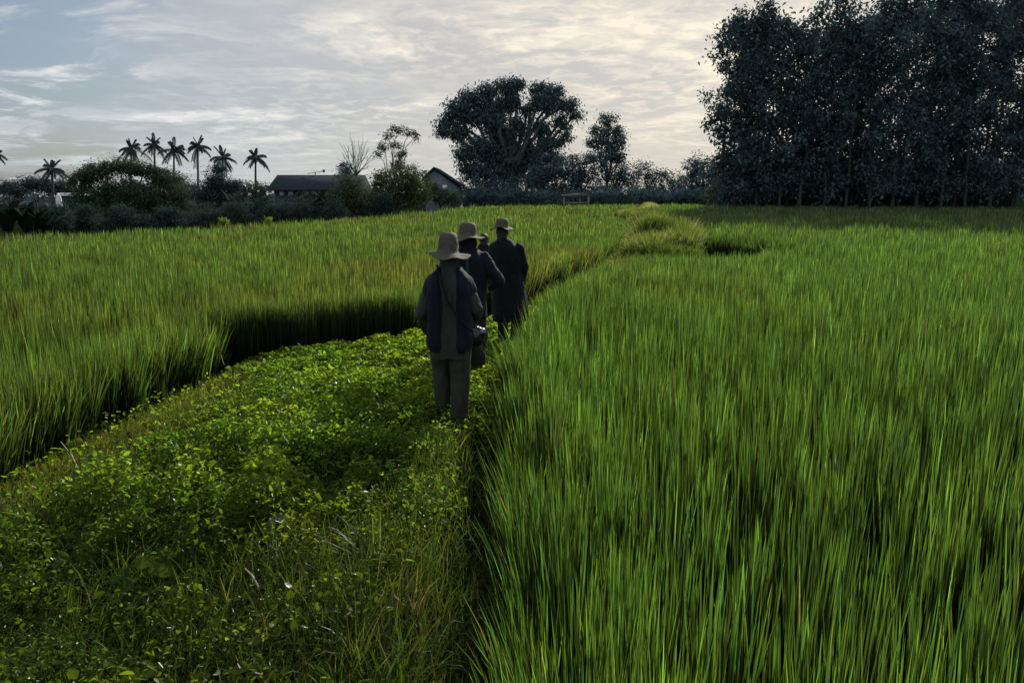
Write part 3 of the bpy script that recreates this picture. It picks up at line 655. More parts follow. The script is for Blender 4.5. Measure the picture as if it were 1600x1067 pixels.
# ---- palms
def palm(px, py, d, r_px, lab, bx=0):
    c = at(px, py, d); P = at(px + bx, 330, d); zb = gz(P.x, d)
    t = thing('coconut_palm', lab, 'palm', (P.x, d, zb), 'coconut palms on the left skyline')
    top = np.array([c.x - P.x, 0, c.z - zb]); W = Geo()
    pts = [top * u + np.array([-.4 * math.sin(u * 2.6) * (1 if bx >= 0 else -1), 0, 0]) * (1 - u) * 1.2 for u in np.linspace(0, 1, 8)]
    W.tube(pts, list(np.linspace(.24, .13, 8)), 8, (1, 1, 1)); W.build('trunk', M_BARK, t, smooth=True)
    C_ = Geo(); nf = 13; Rr = r_px * d / F * 1.28
    for q in range(nf):
        a = q * 2.399 + px; el = np.interp(q, [0, 3, 5, nf - 1], [1.35, .95, .40, -.5]) + R.normal(0, .13); L_ = Rr * R.uniform(.65, 1.15)
        pts = []
        for u in np.linspace(0, 1, 9):
            hx = L_ * u * math.cos(el) * (1 - .15 * u); zz = L_ * (u * math.sin(el) - .42 * u * u * (1.1 - .3 * math.sin(el)))
            pts.append(top + np.array([math.cos(a) * hx, math.sin(a) * hx, zz]))
        C_.tube(pts, list(np.linspace(.05, .012, 9)), 4, (.05, .06, .04))
        pts = np.array(pts); n_ = 30; u = np.linspace(.12, .98, n_) * 8; i0 = np.minimum(u.astype(int), 7); fr = (u - i0)[:, None]
        cc = pts[i0] * (1 - fr) + pts[i0 + 1] * fr; tg = norm(pts[i0 + 1] - pts[i0])
        sd = norm(np.cross(tg, np.array([0, 0, 1.]) + 1e-4))
        for sg in (-1, 1):
            ax = norm(sd * sg + tg * .45 + np.array([0, 0, -.75 + .2 * sg * math.sin(a)])); ll = Rr * (.24 if el < .9 else .13) * (1 - .55 * np.abs(u / 8 - .45)) * R.uniform(.8, 1.2, n_)
            co_, f_, c_ = leaves(cc, ax, norm(np.cross(ax, tg)), ll, np.full(n_, .075), np.full(n_, .2), np.array([.06, .09, .09]) * R.uniform(.7, 1.3, n_)[:, None]); C_.add(co_, f_, c_)  # bluish frond tint stands in for haze
    C_.build('crown', M_TREE, t)
for a in ((205, 231, 125, 22, 'tallest leftmost palm rising directly above the spreading tree', 2), (241, 226, 128, 19, 'palm with narrow drooping crown, second of the close skyline row', -2), (272, 234, 122, 22, 'leaning palm in the middle of the skyline row', -6), (309, 228, 125, 21, 'palm with full crown, fourth of the skyline row', -4),
          (348, 246, 115, 21, 'palm rising out of the dark pointed clump', 0), (399, 245, 120, 21, 'rightmost palm standing alone left of the long roof', 5), (81, 264, 110, 21, 'leftmost whole palm standing apart over the low left trees', -3), (-9, 240, 120, 18, 'palm cut off by the left edge of the view', -4)):
    palm(*a)

# ---- banana plants
def banana(px, py, d, h, lab, col):
    P = at(px, 350, d); zb = gz(P.x, d); t = thing('banana_plant', lab, 'plant', (P.x, d, zb), 'banana plants along the left edge of the field')
    S, C_ = Geo(), Geo(); topz_ = at(px, py, d).z - zb
    for q in range(3):
        ox, oy = R.normal(0, .06), R.normal(0, .06); hh = topz_ * R.uniform(.5, .62)
        S.tube([(ox, oy, -.2), (ox, oy, hh * .5), (ox, oy, hh)], [.12, .10, .06], 8, (.6, .8, .4))
        n_ = 7; az = np.arange(n_) * .9 + R.uniform(0, 6)
        c = np.array(col) * R.uniform(.7, 1.4, n_)[:, None]
        co_, f_, c_ = blades(np.tile([ox, oy, hh], (n_, 1)), az, R.uniform(.1, .5, n_), R.uniform(.3, .9, n_), (topz_ - hh) * R.uniform(.8, 1.3, n_) * 1.15, np.full(n_, .38), az + 1.57, c, c, nseg=5)
        C_.add(co_, f_, c_)
    S.build('trunk', M_BARK, t, smooth=True); C_.build('crown', M_TREE, t)
for px, py, d, lab in ((10, 318, 33, 'banana plant at the far left edge of the field'), (42, 322, 34, 'banana plant second from the left edge of the view'), (65, 335, 35, 'low banana plant right of the two tall ones at far left'), (372, 305, 47, 'banana plant below the rightmost palm'), (400, 312, 46, 'banana plant just left of the long roof'),
                       (478, 300, 49, 'banana plant in front of the middle of the long roof'), (500, 300, 50, 'banana plant in front of the right part of the long roof')):
    banana(px, py, d, 3, lab, (.022, .038, .028))
tree('bright_bush', 'small bright yellow green bush at the field edge below the dark pointed clump', 'bush', 40, 350, [(350, 347, 5, 6)], .10, 420, (.04, .058, .015), trunk_r=.02, mat=M_WEED)
tree('bright_bush', 'small bright green bush at the field edge below the left end of the long roof', 'bush', 41, 420, [(420, 345, 4, 5)], .10, 260, (.04, .058, .022), trunk_r=.02, mat=M_WEED)

# ------------------------------------------------------------------ buildings
def prism(G, pts, y0, y1, col=(1, 1, 1)):
    n = len(pts); co = [(x, y0, z) for x, z in pts] + [(x, y1, z) for x, z in pts]
    G.add(co, [np.array([[i, (i + 1) % n, n + (i + 1) % n, n + i] for i in range(n)]), np.array([list(range(n))[::-1]]), np.array([list(range(n, 2 * n))])], col)
# long building
d = 84; O = at(480, 330, d); zb = gz(O.x, d); bl = thing('long_building', 'long low building with dark slate roof behind the banana plants', 'building', (O.x, d, zb))
def loc(px, py, dd=d): 
    p = at(px, py, dd); return p.x - O.x, p.z - zb
xl, zt = loc(416, 276); xr, _ = loc(560, 274); _, ze = loc(480, 296); _, zr = loc(480, 272)
G = Geo(); G.box(xl + .6, xr - .3, .6, 7.4, 0, ze + .05); G.build('wall', M_WALLD, bl, tint=False)
G = Geo()
G.add([(xl, -.2, ze), (xr, -.2, ze), (xr, 4, zr), (xl, 4, zr), (xl, 8.2, ze), (xr, 8.2, ze), (xl, -.2, ze - .18), (xr, -.2, ze - .18), (xl, 8.2, ze - .18), (xr, 8.2, ze - .18)],
      [np.array([(0, 1, 2, 3), (3, 2, 5, 4), (6, 7, 1, 0), (4, 5, 9, 8), (6, 8, 9, 7)]), np.array([(0, 3, 4), (1, 5, 2)]), np.array([(0, 4, 8, 6), (1, 7, 9, 5)])])
rf = G.build('roof', M_ROOF, bl, tint=False)
for px in (438, 452, 466, 482, 489, 506, 520):
    x_, z_ = loc(px, 300); f = Geo(); f.box(x_ - .30, x_ + .30, .50, .62, z_ - .45, z_ + .30); w_ = f.build('window', M_WALLW, bl, tint=False)
    f = Geo(); f.box(x_ - .25, x_ + .25, .47, .52, z_ - .40, z_ + .25); f.build('pane', M_PANE, w_, tint=False)
G = Geo(); x_, z_ = loc(478, 272); G.tube([(x_, 4, zr - .1), (x_, 4, zr + .35)], .05, 6); G.tube([(x_ - .9, 4, zr + .15), (x_ + 1.0, 4, zr + .42)], .035, 6)
G.tube([(x_ + 1.0, 4, zr + .3), (x_ + 1.0, 4, zr + .6)], .13, 8); G.build('roof_antenna', M_ROOF, rf, tint=False)
# gabled house
d = 80; O = at(695, 330, d); zb = gz(O.x, d); hs = thing('gabled_house', 'house showing a pale gable under a dark roof left of the tallest tree', 'house', (O.x, d, zb))
ax_, az_ = loc(684, 266); lx_, lz_ = loc(668, 280); rx_, rz_ = loc(722, 291); fx, fz = loc(700, 330)
G = Geo(); prism(G, [(lx_ + .15, 0), (rx_ - .2, 0), (rx_ - .2, rz_ - .1), (ax_, az_ - .1), (lx_ + .15, lz_ - .1)], 0, 7); G.build('wall', M_WALLW, hs, tint=False)
G = Geo(); prism(G, [(lx_ - .1, lz_ - .16), (ax_, az_), (rx_ + .15, rz_ - .08), (rx_ + .15, rz_ + .08), (ax_, az_ + .2), (lx_ - .1, lz_)], -.35, 7.35); G.build('roof', M_ROOF, hs, tint=False)
G = Geo(); wx, wz = loc(700, 292); G.box(wx - .35, wx + .35, -.05, .04, wz - .5, wz + .2); w_ = G.build('window', M_WALLD, hs, tint=False)
G = Geo(); G.box(wx - .29, wx + .29, -.08, -.05, wz - .44, wz + .14); G.build('pane', M_PANE, w_, tint=False)
# field shelter
d = 70; O = at(884, 330, d); zb = gz(O.x, d); sh = thing('field_shelter', 'small pale open shelter on posts at the far field edge', 'shelter', (O.x, d, zb))
x0, z1 = loc(866, 305); x1, _ = loc(901, 305)
G = Geo(); prism(G, [(x0, z1 - .12), (x1, z1 - .05), (x1, z1 + .02), ((x0 + x1) / 2, z1 + .12), (x0, z1 - .03)], -.6, .9); G.build('roof', M_WOOD, sh, tint=False)
for px, yy in ((x0 + .12, -.4), (x1 - .12, -.4), (x0 + .12, .7), (x1 - .12, .7), ((x0 + x1) / 2 + .3, -.4)):
    G = Geo(); G.tube([(px, yy, -.1), (px + .02, yy, z1 - .06)], .045, 6); G.build('post', M_WOOD, sh, tint=False)
G = Geo(); G.box(x0 + .12, x1 - .12, -.45, .7, z1 - .75, z1 - .69); G.build('shelf', M_WOOD, sh, tint=False)
# far left: low white buildings and the white pointed panel
d = 95; O = at(15, 330, d); zb = gz(O.x, d); t = thing('low_house', 'low house with pale roof at the far left edge', 'house', (O.x, d, zb))
xa, za = loc(-6, 305); xb, _ = loc(32, 305); G = Geo(); G.box(xa + .3, xb - .3, .3, 4, 0, za - .05); G.build('wall', M_WALLD, t, tint=False)
G = Geo(); prism(G, [(xa, za - .1), (xb, za - .1), (xb - 1, za + .25), (xa + .5, za + .3)], 0, 4.4); G.build('roof', M_WHITE, t, tint=False)
d = 62; O = at(105, 330, d); zb = gz(O.x, d); t = thing('low_wall', 'low whitewashed wall glimpsed beneath the leftmost whole palm', 'wall', (O.x, d, zb))
xa, za = loc(78, 316); xb, _ = loc(128, 317); G = Geo(); G.box(xa, xb, 0, .2, -.2, za - .12); G.build('wall_body', M_WALLW, t, tint=False)
G = Geo(); G.box(xa - .05, xb + .05, -.05, .25, za - .12, za + .02); G.build('coping', M_WHITE, t, tint=False)
d = 61; O = at(93, 330, d); zb = gz(O.x, d); xa, za = loc(93, 303); G = Geo()
prism(G, [(-.22, 0), (.22, 0), (.22, za - .5), (.15, za - .25), (0, za), (-.15, za - .25), (-.22, za - .5)], 0, .12)
tag(G.build('pointed_panel', M_WHITE, None, (O.x, d, zb), tint=False), 'white upright pointed panel beneath the leftmost whole palm', 'panel')

# ------------------------------------------------------------------ people
def capsule(G, a, b, ra, rb, n=14, sx=1., sy=1.):
    a, b = np.array(a, float), np.array(b, float); ax = b - a; L_ = np.linalg.norm(ax) + 1e-9; t = ax / L_
    u = np.cross(t, [0, 1., 0]) if abs(t[1]) < .9 else np.cross(t, [1., 0, 0]); u /= np.linalg.norm(u); v = np.cross(t, u)
    rings = []
    for k in range(5): 
        w = -math.pi / 2 + math.pi / 2 * k / 4.; rings.append((a + t * ra * math.sin(w), max(ra * math.cos(w), ra * .05)))
    for k in range(1, 4): rings.append((a + ax * k / 4, ra + (rb - ra) * k / 4))
    for k in range(5):
        w = math.pi / 2 * k / 4.; rings.append((b + t * rb * math.sin(w), max(rb * math.cos(w), rb * .05)))
    co = [c + r * (math.cos(q) * u * sx + math.sin(q) * v * sy) for c, r in rings for q in np.linspace(0, 2 * math.pi, n, endpoint=False)]
    K = len(rings)
    f = [(i * n + j, i * n + (j + 1) % n, (i + 1) * n + (j + 1) % n, (i + 1) * n + j) for i in range(K - 1) for j in range(n)]
    G.add(co, [np.array(f), np.array([list(range(n))[::-1]]), np.array([[(K - 1) * n + j for j in range(n)]])])
def ellip(G, c, r, n=16, m=10):
    c, r = np.array(c, float), np.array(r, float); co = []
    for i in range(m + 1):
        th = math.pi * (i + .0) / m; s_ = max(math.sin(th), .03)
        for j in range(n): co.append(c + r * np.array([s_ * math.cos(2 * math.pi * j / n), s_ * math.sin(2 * math.pi * j / n), -math.cos(th)]))
    f = [(i * n + j, i * n + (j + 1) % n, (i + 1) * n + (j + 1) % n, (i + 1) * n + j) for i in range(m) for j in range(n)]
    G.add(co, [np.array(f), np.array([list(range(n))[::-1]]), np.array([[m * n + j for j in range(n)]])])
def loft(G, rings, n=32):
    """rings: (cx, cy, z, rx, ry)"""
    co = [(cx + rx * math.copysign(abs(math.cos(a)) ** .85, math.cos(a)), cy + ry * math.sin(a), z) for cx, cy, z, rx, ry in rings for a in np.linspace(0, 2 * math.pi, n, endpoint=False)]
    K = len(rings)
    f = [(i * n + j, i * n + (j + 1) % n, (i + 1) * n + (j + 1) % n, (i + 1) * n + j) for i in range(K - 1) for j in range(n)]
    G.add(co, [np.array(f), np.array([list(range(n))[::-1]]), np.array([[(K - 1) * n + j for j in range(n)]])])
def fuse(G, name, mat, parent, voxel=.008, folds=0., fs=(9, 9, 2.2), seed=1, smooth_it=3, flare=None):
    """the pieces become one continuous surface; folds push it in and out like cloth"""
    me = new_mesh('tmp', np.concatenate(G.co), [np.concatenate(v) for v in G.f.values()])
    o = bpy.data.objects.new('tmp', me); COL.objects.link(o)
    md = o.modifiers.new('r', 'REMESH'); md.mode = 'VOXEL'; md.voxel_size = voxel
    sm = o.modifiers.new('s', 'SMOOTH'); sm.iterations = smooth_it; sm.factor = .5
    dg = bpy.context.evaluated_depsgraph_get(); dg.update()
    m2 = bpy.data.meshes.new_from_object(o.evaluated_get(dg)); m2.name = name
    bpy.data.objects.remove(o)
    if folds:
        N = len(m2.vertices); c = np.zeros(N * 3); m2.vertices.foreach_get('co', c); c = c.reshape(-1, 3)
        nr = np.zeros(N * 3); m2.vertices.foreach_get('normal', nr); nr = nr.reshape(-1, 3)
        ang = np.arctan2(c[:, 1], c[:, 0])
        a1 = fbm(c[:, 0] * fs[0] + c[:, 1] * fs[1] * .7 + 50, c[:, 2] * fs[2] + c[:, 0] * 3, seed) - .5
        a2 = fbm(c[:, 0] * 22 + 9, c[:, 2] * 9 + c[:, 1] * 15, seed + 5) - .5
        c = c + nr * (folds * (a1 * 1.7 + a2 * .6))[:, None]
        m2.vertices.foreach_set('co', c.ravel()); m2.update()
    m2.polygons.foreach_set('use_smooth', np.ones(len(m2.polygons), bool))
    m2.materials.clear()
    return link(name, m2, mat, parent)

def hand(G, wrist, dirn, palm_n, size=1.0, curl=.6, side=1):
    """palm, five unequal bent fingers"""
    w = Vector(wrist); d_ = Vector(dirn).normalized(); nn = Vector(palm_n); nn = (nn - d_ * nn.dot(d_)).normalized(); s_ = d_.cross(nn).normalized() * side
    L_ = .095 * size; 
    for q in (-1.2, -.4, .4, 1.2):
        capsule(G, w + s_ * .012 * q, w + d_ * L_ * (1 - .03 * abs(q)) + s_ * .021 * q * size, .015 * size, .012 * size, 10)
    for q, ln in ((-1.35, .072), (-.45, .084), (.45, .079), (1.35, .062)):
        p0 = w + d_ * L_ + s_ * .023 * q * size; cur = 0; sg = ln * size / 2.2
        for k in range(3):
            cur += curl * (.7 + .25 * k); dd = (d_ * math.cos(cur) + nn * math.sin(cur)); p1 = p0 + dd * sg * (1 - .18 * k)
            capsule(G, p0, p1, .0088 * size, .0078 * size, 8); p0 = p1
    p0 = w + d_ * .03 * size - s_ * .028 * size; dd = (d_ * .75 - s_ * .6 + nn * .25).normalized(); p1 = p0 + dd * .038 * size
    capsule(G, p0, p1, .012 * size, .010 * size, 8); dd = (dd + nn * .5 + s_ * .2).normalized(); capsule(G, p1, p1 + dd * .03 * size, .010 * size, .0085 * size, 8)

def figure(root, s, hip, sh_w, head, feet, knees, hands, elbows, skin, head_turn=0.):
    """one continuous body with head, face, hands and feet; local +Y is the way the person walks"""
    B = Geo(); hx, hy, hz = head
    ellip(B, (hx, hy - .005, hz + .015), (.075, .092, .105)); ellip(B, (hx, hy + .03, hz - .05), (.056, .062, .068))
    ellip(B, (hx, hy + .098, hz - .02), (.012, .018, .022)); ellip(B, (hx, hy + .082, hz - .06), (.022, .012, .008)); ellip(B, (hx, hy + .078, hz - .092), (.02, .016, .016))
    ellip(B, (hx, hy + .078, hz + .025), (.045, .014, .010))
    for q in (-1, 1): ellip(B, (hx + q * .078, hy - .002, hz - .012), (.010, .018, .030)); ellip(B, (hx + q * .03, hy + .079, hz + .002), (.014, .010, .009))
    nk = (hx * .5, hy * .4 - .015, hz - .17); capsule(B, (hx, hy - .015, hz - .05), nk, .052, .058)
    zs = hz - .185
    loft(B, [(0, 0, hip - .09, .13, .09), (0, 0, hip, .165, .11), (0, 0, hip + .12, .145, .10), (0, 0, hip + .28, .155, .105), (0, -.01, zs - .10, .175, .11), (0, -.01, zs, .16, .085), (0, -.01, zs + .04, .08, .06)])
    for q, (kn, ft) in zip((-1, 1), zip(knees, feet)):
        h_ = (q * .095, 0, hip - .03); capsule(B, h_, kn, .088, .060); an = (ft[0], ft[1], ft[2] + .08); capsule(B, kn, an, .058, .038)
        capsule(B, (ft[0], ft[1] - .035, ft[2] + .035), (ft[0] + q * .015, ft[1] + .14, ft[2] + .022), .034, .022, sx=1.2)
    for q, (el, wr) in zip((-1, 1), zip(elbows, hands)):
        s0 = (q * sh_w, -.01, zs - .02); capsule(B, s0, el, .052, .040); capsule(B, el, wr, .040, .026)
        dv = Vector(wr) - Vector(el); hand(B, wr, dv, (-q * 1.0, .2, 0), .95, .5, side=1)
    return fuse(B, 'body', skin, root, .0065, smooth_it=2)

M_SKIN = solid('skin', (.20, .12, .08), (.16, .09, .06), 12, rough=.55, bump=.1, bscale=200)
def cloth(name, c, rough=.72, sheen=.05):
    return solid(name, c, tuple(x * .72 for x in c), 9, rough=rough, bump=.35, bscale=240, sheen=sheen, spec=.11)
M_NAVY = cloth('dark_navy_cloth', (.008, .012, .019)); M_BLACK = cloth('black_cloth', (.007, .009, .012))
M_GREY = cloth('grey_green_cloth', (.038, .044, .042)); M_SLEEVE = cloth('sage_sleeve_cloth', (.036, .044, .040)); M_SCARF = cloth('grey_scarf_cloth', (.034, .040, .044))
M_TROU = cloth('brown_trouser_cloth', (.044, .045, .034)); M_TROU2 = cloth('grey_brown_trouser_cloth', (.030, .028, .025))
M_HAIR = solid('dark_hair', (.012, .011, .010), None, 30, rough=.6, bscale=200, stretch=(1, 1, .2)); M_BOOT = solid('boot_rubber', (.02, .02, .02), None, 9, rough=.5)
# woven straw
M_STRAW, n, out = nt('woven_straw'); L = n.links.new
p = node(n, 'ShaderNodeBsdfPrincipled'); p.inputs['Roughness'].default_value = .7; p.inputs['Specular IOR Level'].default_value = .3
tc = node(n, 'ShaderNodeTexCoord'); w1 = node(n, 'ShaderNodeTexWave', wave_type='BANDS', bands_direction='Z'); w1.inputs['Scale'].default_value = 55; w1.inputs['Distortion'].default_value = 1.2
L(tc.outputs['Object'], w1.inputs['Vector']); w2 = node(n, 'ShaderNodeTexWave', wave_type='RINGS', rings_direction='Z'); w2.inputs['Scale'].default_value = 38; L(tc.outputs['Object'], w2.inputs['Vector'])
mx = node(n, 'ShaderNodeMath', operation='MULTIPLY'); L(w1.outputs['Fac'], mx.inputs[0]); L(w2.outputs['Fac'], mx.inputs[1])
no = node(n, 'ShaderNodeTexNoise'); no.inputs['Scale'].default_value = 30; L(tc.outputs['Object'], no.inputs['Vector'])
ad = node(n, 'ShaderNodeMath', operation='ADD'); L(mx.outputs[0], ad.inputs[0]); L(no.outputs[0], ad.inputs[1])
cr = node(n, 'ShaderNodeValToRGB'); cr.color_ramp.elements[0].color = (.05, .046, .036, 1); cr.color_ramp.elements[1].color = (.115, .104, .08, 1); cr.color_ramp.elements[0].position = .3; cr.color_ramp.elements[1].position = 1.3 if False else 1.0
L(ad.outputs[0], cr.inputs[0]); L(cr.outputs[0], p.inputs['Base Color'])
bp = node(n, 'ShaderNodeBump'); bp.inputs['Strength'].default_value = .5; bp.inputs['Distance'].default_value = .004; L(ad.outputs[0], bp.inputs['Height']); L(bp.outputs[0], p.inputs['Normal'])
tr = node(n, 'ShaderNodeBsdfTranslucent'); tr.inputs['Color'].default_value = (.16, .13, .08, 1); ms = node(n, 'ShaderNodeMixShader'); ms.inputs[0].default_value = .22
L(p.outputs[0], ms.inputs[1]); L(tr.outputs[0], ms.inputs[2]); L(ms.outputs[0], out.inputs[0])

def hat(parent, c, crown_r, crown_h, brim, tilt=(0, 0), droop=.035, seed=0):
    prof = [(.004, crown_h), (crown_r * .35, crown_h * .995), (crown_r * .62, crown_h * .96), (crown_r * .80, crown_h * .86), (crown_r * .9, crown_h * .66), (crown_r * .97, crown_h * .38), (crown_r * 1.0, crown_h * .12), (crown_r * 1.02, 0.01),
            (crown_r * 1.12, -.008)] + [(crown_r * 1.12 + (brim - crown_r * 1.12) * u, -.008 - droop * u ** 1.3) for u in (.2, .4, .6, .8, .95, 1.)]
    inner = [(r - .004 if r < crown_r * 1.1 else r, z - .006) for r, z in prof[::-1]]; inner[-1] = (.003, crown_h - .008)
    rings = prof + inner; n = 56; co = []
    for r, z in rings:
        for j in range(n):
            a = 2 * math.pi * j / n; u = max(0, (r - crown_r) / (brim - crown_r))
            rr = r * (1 + .02 * math.sin(2 * a + seed) + .035 * u * math.sin(3 * a + seed * 2))
            co.append((rr * math.cos(a) * .94, rr * math.sin(a) * 1.05, z + u * (.018 * math.sin(2 * a + seed * 1.3) + .012 * math.sin(5 * a + seed))))
    K = len(rings)
    f = [(i * n + j, (i + 1) * n + j, (i + 1) * n + (j + 1) % n, i * n + (j + 1) % n) for i in range(K - 1) for j in range(n)]
    G = Geo(); G.add(co, [np.array(f), np.array([list(range(n))]), np.array([[(K - 1) * n + j for j in range(n)][::-1]])])
    o = G.build('straw_hat', M_STRAW, parent, c, True, tint=False); o.rotation_euler = (tilt[0], tilt[1], 0)
    return o

def trousers(root, mat, hip, knees, feet, r_top, r_knee, r_cuff, seed, hem=.04):
    T = Geo(); loft(T, [(0, 0, hip - .10, .15, .12), (0, 0, hip, .185, .13), (0, 0, hip + .12, .165, .12)])
    for q, kn, ft in zip((-1, 1), knees, feet):
        capsule(T, (q * .095, 0, hip - .06), kn, r_top, r_knee); capsule(T, kn, (ft[0], ft[1] - .01, ft[2] + hem + r_cuff * .7), r_knee, r_cuff)
    return fuse(T, 'trousers', mat, root, .009, folds=.028, fs=(13, 11, 3.4), seed=seed)
def shoes(root, feet):
    for q, ft in zip((-1, 1), feet):
        S = Geo(); capsule(S, (ft[0], ft[1] - .04, ft[2] + .04), (ft[0] + q * .015, ft[1] + .15, ft[2] + .032), .046, .032, sx=1.1); capsule(S, (ft[0], ft[1] - .02, ft[2] + .05), (ft[0], ft[1] - .01, ft[2] + .14), .046, .046)
        fuse(S, 'boot', M_BOOT, root, .008)

# --- nearest walker
P1 = on_ground(706, 663, .0); z1 = gz(P1.x, P1.y)
p1 = thing('person', 'nearest walker from behind, tall straw hat, dark vest panels over grey green tunic', 'person', (P1.x, P1.y, z1), 'walkers in single file in straw hats', rz=.0)
feet = [(-.085, .10, 0.01), (.085, -.06, .0)]; knees = [(-.105, .09, .49), (.095, .0, .47)]; el = [(-.275, -.01, 1.00), (.275, -.04, 1.03)]; wr = [(-.25, .10, .83), (.24, .20, .92)]
figure(p1, 1, .86, .175, (.0, .04, 1.46), feet, knees, wr, el, M_SKIN)
trousers(p1, M_TROU, .86, knees, feet, .125, .105, .082, 3); shoes(p1, feet)
T = Geo(); loft(T, [(0, 0, .60, .205, .15), (0, 0, .72, .20, .15), (0, 0, .92, .195, .14), (0, 0, 1.05, .19, .135), (0, -.01, 1.22, .208, .135), (0, -.015, 1.31, .175, .105), (0, -.01, 1.355, .115, .08), (0, 0, 1.385, .08, .07)])
for q, e, w_ in zip((-1, 1), el, wr):
    capsule(T, (q * .165, -.01, 1.255), e, .070, .066); capsule(T, e, w_, .064, .048)
fuse(T, 'tunic', M_SLEEVE, p1, .009, folds=.030, fs=(11, 9, 3), seed=5)
for q in (-1, 1):     # two dark panels of the vest leave the middle of the back open
    T = Geo(); loft(T, [(q * .135, -.02, .68, .075, .15), (q * .138, -.015, .74, .098, .165), (q * .138, -.015, .85, .098, .160), (q * .136, -.015, 1.0, .095, .150), (q * .134, -.015, 1.19, .098, .145), (q * .125, -.015, 1.305, .078, .115), (q * .10, -.015, 1.355, .055, .075), (q * .085, -.01, 1.385, .03, .05)])
    capsule(T, (q * .165, -.012, 1.25), (q * .19, -.012, 1.18), .080, .085)
    fuse(T, 'vest_panel', M_NAVY, p1, .009, folds=.026, fs=(10, 9, 3), seed=8 + q)
T = Geo(); ellip(T, (0, .03, 1.455), (.098, .112, .125)); capsule(T, (0, .0, 1.40), (0, -.05, 1.33), .082, .072, sx=1.2); capsule(T, (0, -.055, 1.33), (.01, -.135, 1.10), .075, .025, sx=1.0); 
fuse(T, 'head_scarf', M_SCARF, p1, .008, folds=.010, fs=(14, 10, 6), seed=15)
hat(p1, (-.015, .035, 1.515), .108, .165, .232, (-.05, .08), .030, 1.1)
p1.scale = (.86, .9, 1.0)
# shoulder bag with its strap
bag = thing('shoulder_bag', 'dark shiny pouch hanging at the right hip of the nearest walker on a diagonal strap', 'bag', (P1.x, P1.y, z1))
T = Geo(); ellip(T, (.215, .0, .79), (.085, .055, .095)); capsule(T, (.16, .0, .83), (.265, .0, .82), .05, .05)
M_BAG = solid('glossy_black_vinyl', (.012, .014, .018), None, 9, rough=.28, bump=.3, bscale=30, spec=.6); fuse(T, 'pouch', M_BAG, bag, .008, folds=.006, seed=3)
T = Geo(); capsule(T, (.235, -.03, .872), (.262, -.036, .860), .011, .012); capsule(T, (.262, -.036, .860), (.282, -.04, .832), .012, .008)
fuse(T, 'glint_piece', solid('pale_glint', (.35, .37, .40), (.08, .09, .10), 60, rough=.18, bump=1, bscale=70, spec=.8), bag, .005, folds=.004, fs=(60, 50, 40), seed=5, smooth_it=1)  # small pale piece added to stand in for a glint on the pouch
S = Geo(); pts = [(-.105, .02, 1.40), (-.085, -.085, 1.37), (-.05, -.160, 1.27), (0, -.185, 1.12), (.08, -.180, .98), (.15, -.165, .90), (.19, -.10, .86), (.20, -.05, .86)]
S.tube(pts, .010, 6); S.build('strap', M_BLACK, bag, smooth=True, tint=False)

# --- second walker
d2 = 7.95; c2 = at(733, 343, d2); z2 = gz(c2.x, d2)
p2 = thing('person', 'second walker in rounded straw hat and dark long jacket, right elbow bent out', 'person', (c2.x - .02, d2, z2), 'walkers in single file in straw hats')
feet = [(-.09, -.04, 0), (.10, .10, .0)]; knees = [(-.10, .02, .48), (.11, .12, .49)]; el = [(-.27, .02, 1.06), (.335, -.03, 1.09)]; wr = [(-.19, .18, .97), (.25, .19, 1.00)]
figure(p2, 1, .88, .18, (.0, .05, 1.52), feet, knees, wr, el, M_SKIN)
trousers(p2, M_TROU2, .88, knees, feet, .115, .095, .08, 13); shoes(p2, feet)
T = Geo(); loft(T, [(0, 0, .70, .20, .15), (0, 0, .85, .20, .15), (0, 0, 1.0, .195, .14), (0, -.01, 1.20, .212, .14), (0, -.015, 1.33, .20, .125), (0, -.01, 1.40, .14, .09), (0, -.005, 1.44, .09, .075)])
for q, e, w_ in zip((-1, 1), el, wr):
    capsule(T, (q * .17, -.01, 1.32), e, .075, .068); capsule(T, e, w_, .062, .045)
fuse(T, 'jacket', M_NAVY, p2, .009, folds=.030, fs=(11, 9, 3), seed=25)
T = Geo(); capsule(T, (.0, .035, 1.50), (0, -.01, 1.36), .098, .075, sx=1.05, sy=1.1); capsule(T, (0, -.01, 1.40), (0, -.03, 1.33), .085, .085, sx=1.3)
fuse(T, 'neck_cloth', M_BLACK, p2, .008, folds=.012, fs=(14, 10, 6), seed=26)
S = Geo(); S.box(-.012, .022, -.165, -.15, 1.10, 1.38); fuse(S, 'back_tape', M_GREY, p2, .005, folds=.004, seed=4)
hat(p2, (0.0, .045, 1.575), .106, .140, .205, (-.03, .05), .024, 2.3)

# --- third walker
d3 = 9.75; c3 = at(785, 338, d3); z3 = gz(c3.x, d3)
p3 = thing('person', 'third walker seen from behind in a short crowned straw hat and long flared black coat', 'person', (c3.x + .06, d3, z3), 'walkers in single file in straw hats')
feet = [(-.06, .16, 0), (.14, -.10, .02)]; knees = [(-.07, .16, .50), (.13, .02, .48)]; el = [(-.24, .02, 1.08), (.235, .02, 1.07)]; wr = [(-.20, .12, .86), (.21, .12, .86)]
figure(p3, 1, .89, .18, (-.07, .05, 1.52), feet, knees, wr, el, M_SKIN)
trousers(p3, M_BLACK, .89, knees, feet, .11, .09, .075, 33); shoes(p3, feet)
T = Geo(); loft(T, [(.05, 0, .36, .255, .20), (.05, 0, .44, .265, .205), (.04, 0, .64, .245, .18), (.02, 0, .82, .225, .16), (0, 0, 1.0, .205, .145), (-.01, -.01, 1.20, .212, .145), (-.02, -.015, 1.33, .20, .13), (-.04, -.01, 1.40, .14, .095), (-.06, -.005, 1.45, .09, .075)])
for q, e, w_ in zip((-1, 1), el, wr):
    capsule(T, (q * .172, -.01, 1.315), e, .076, .068); capsule(T, e, w_, .062, .045)
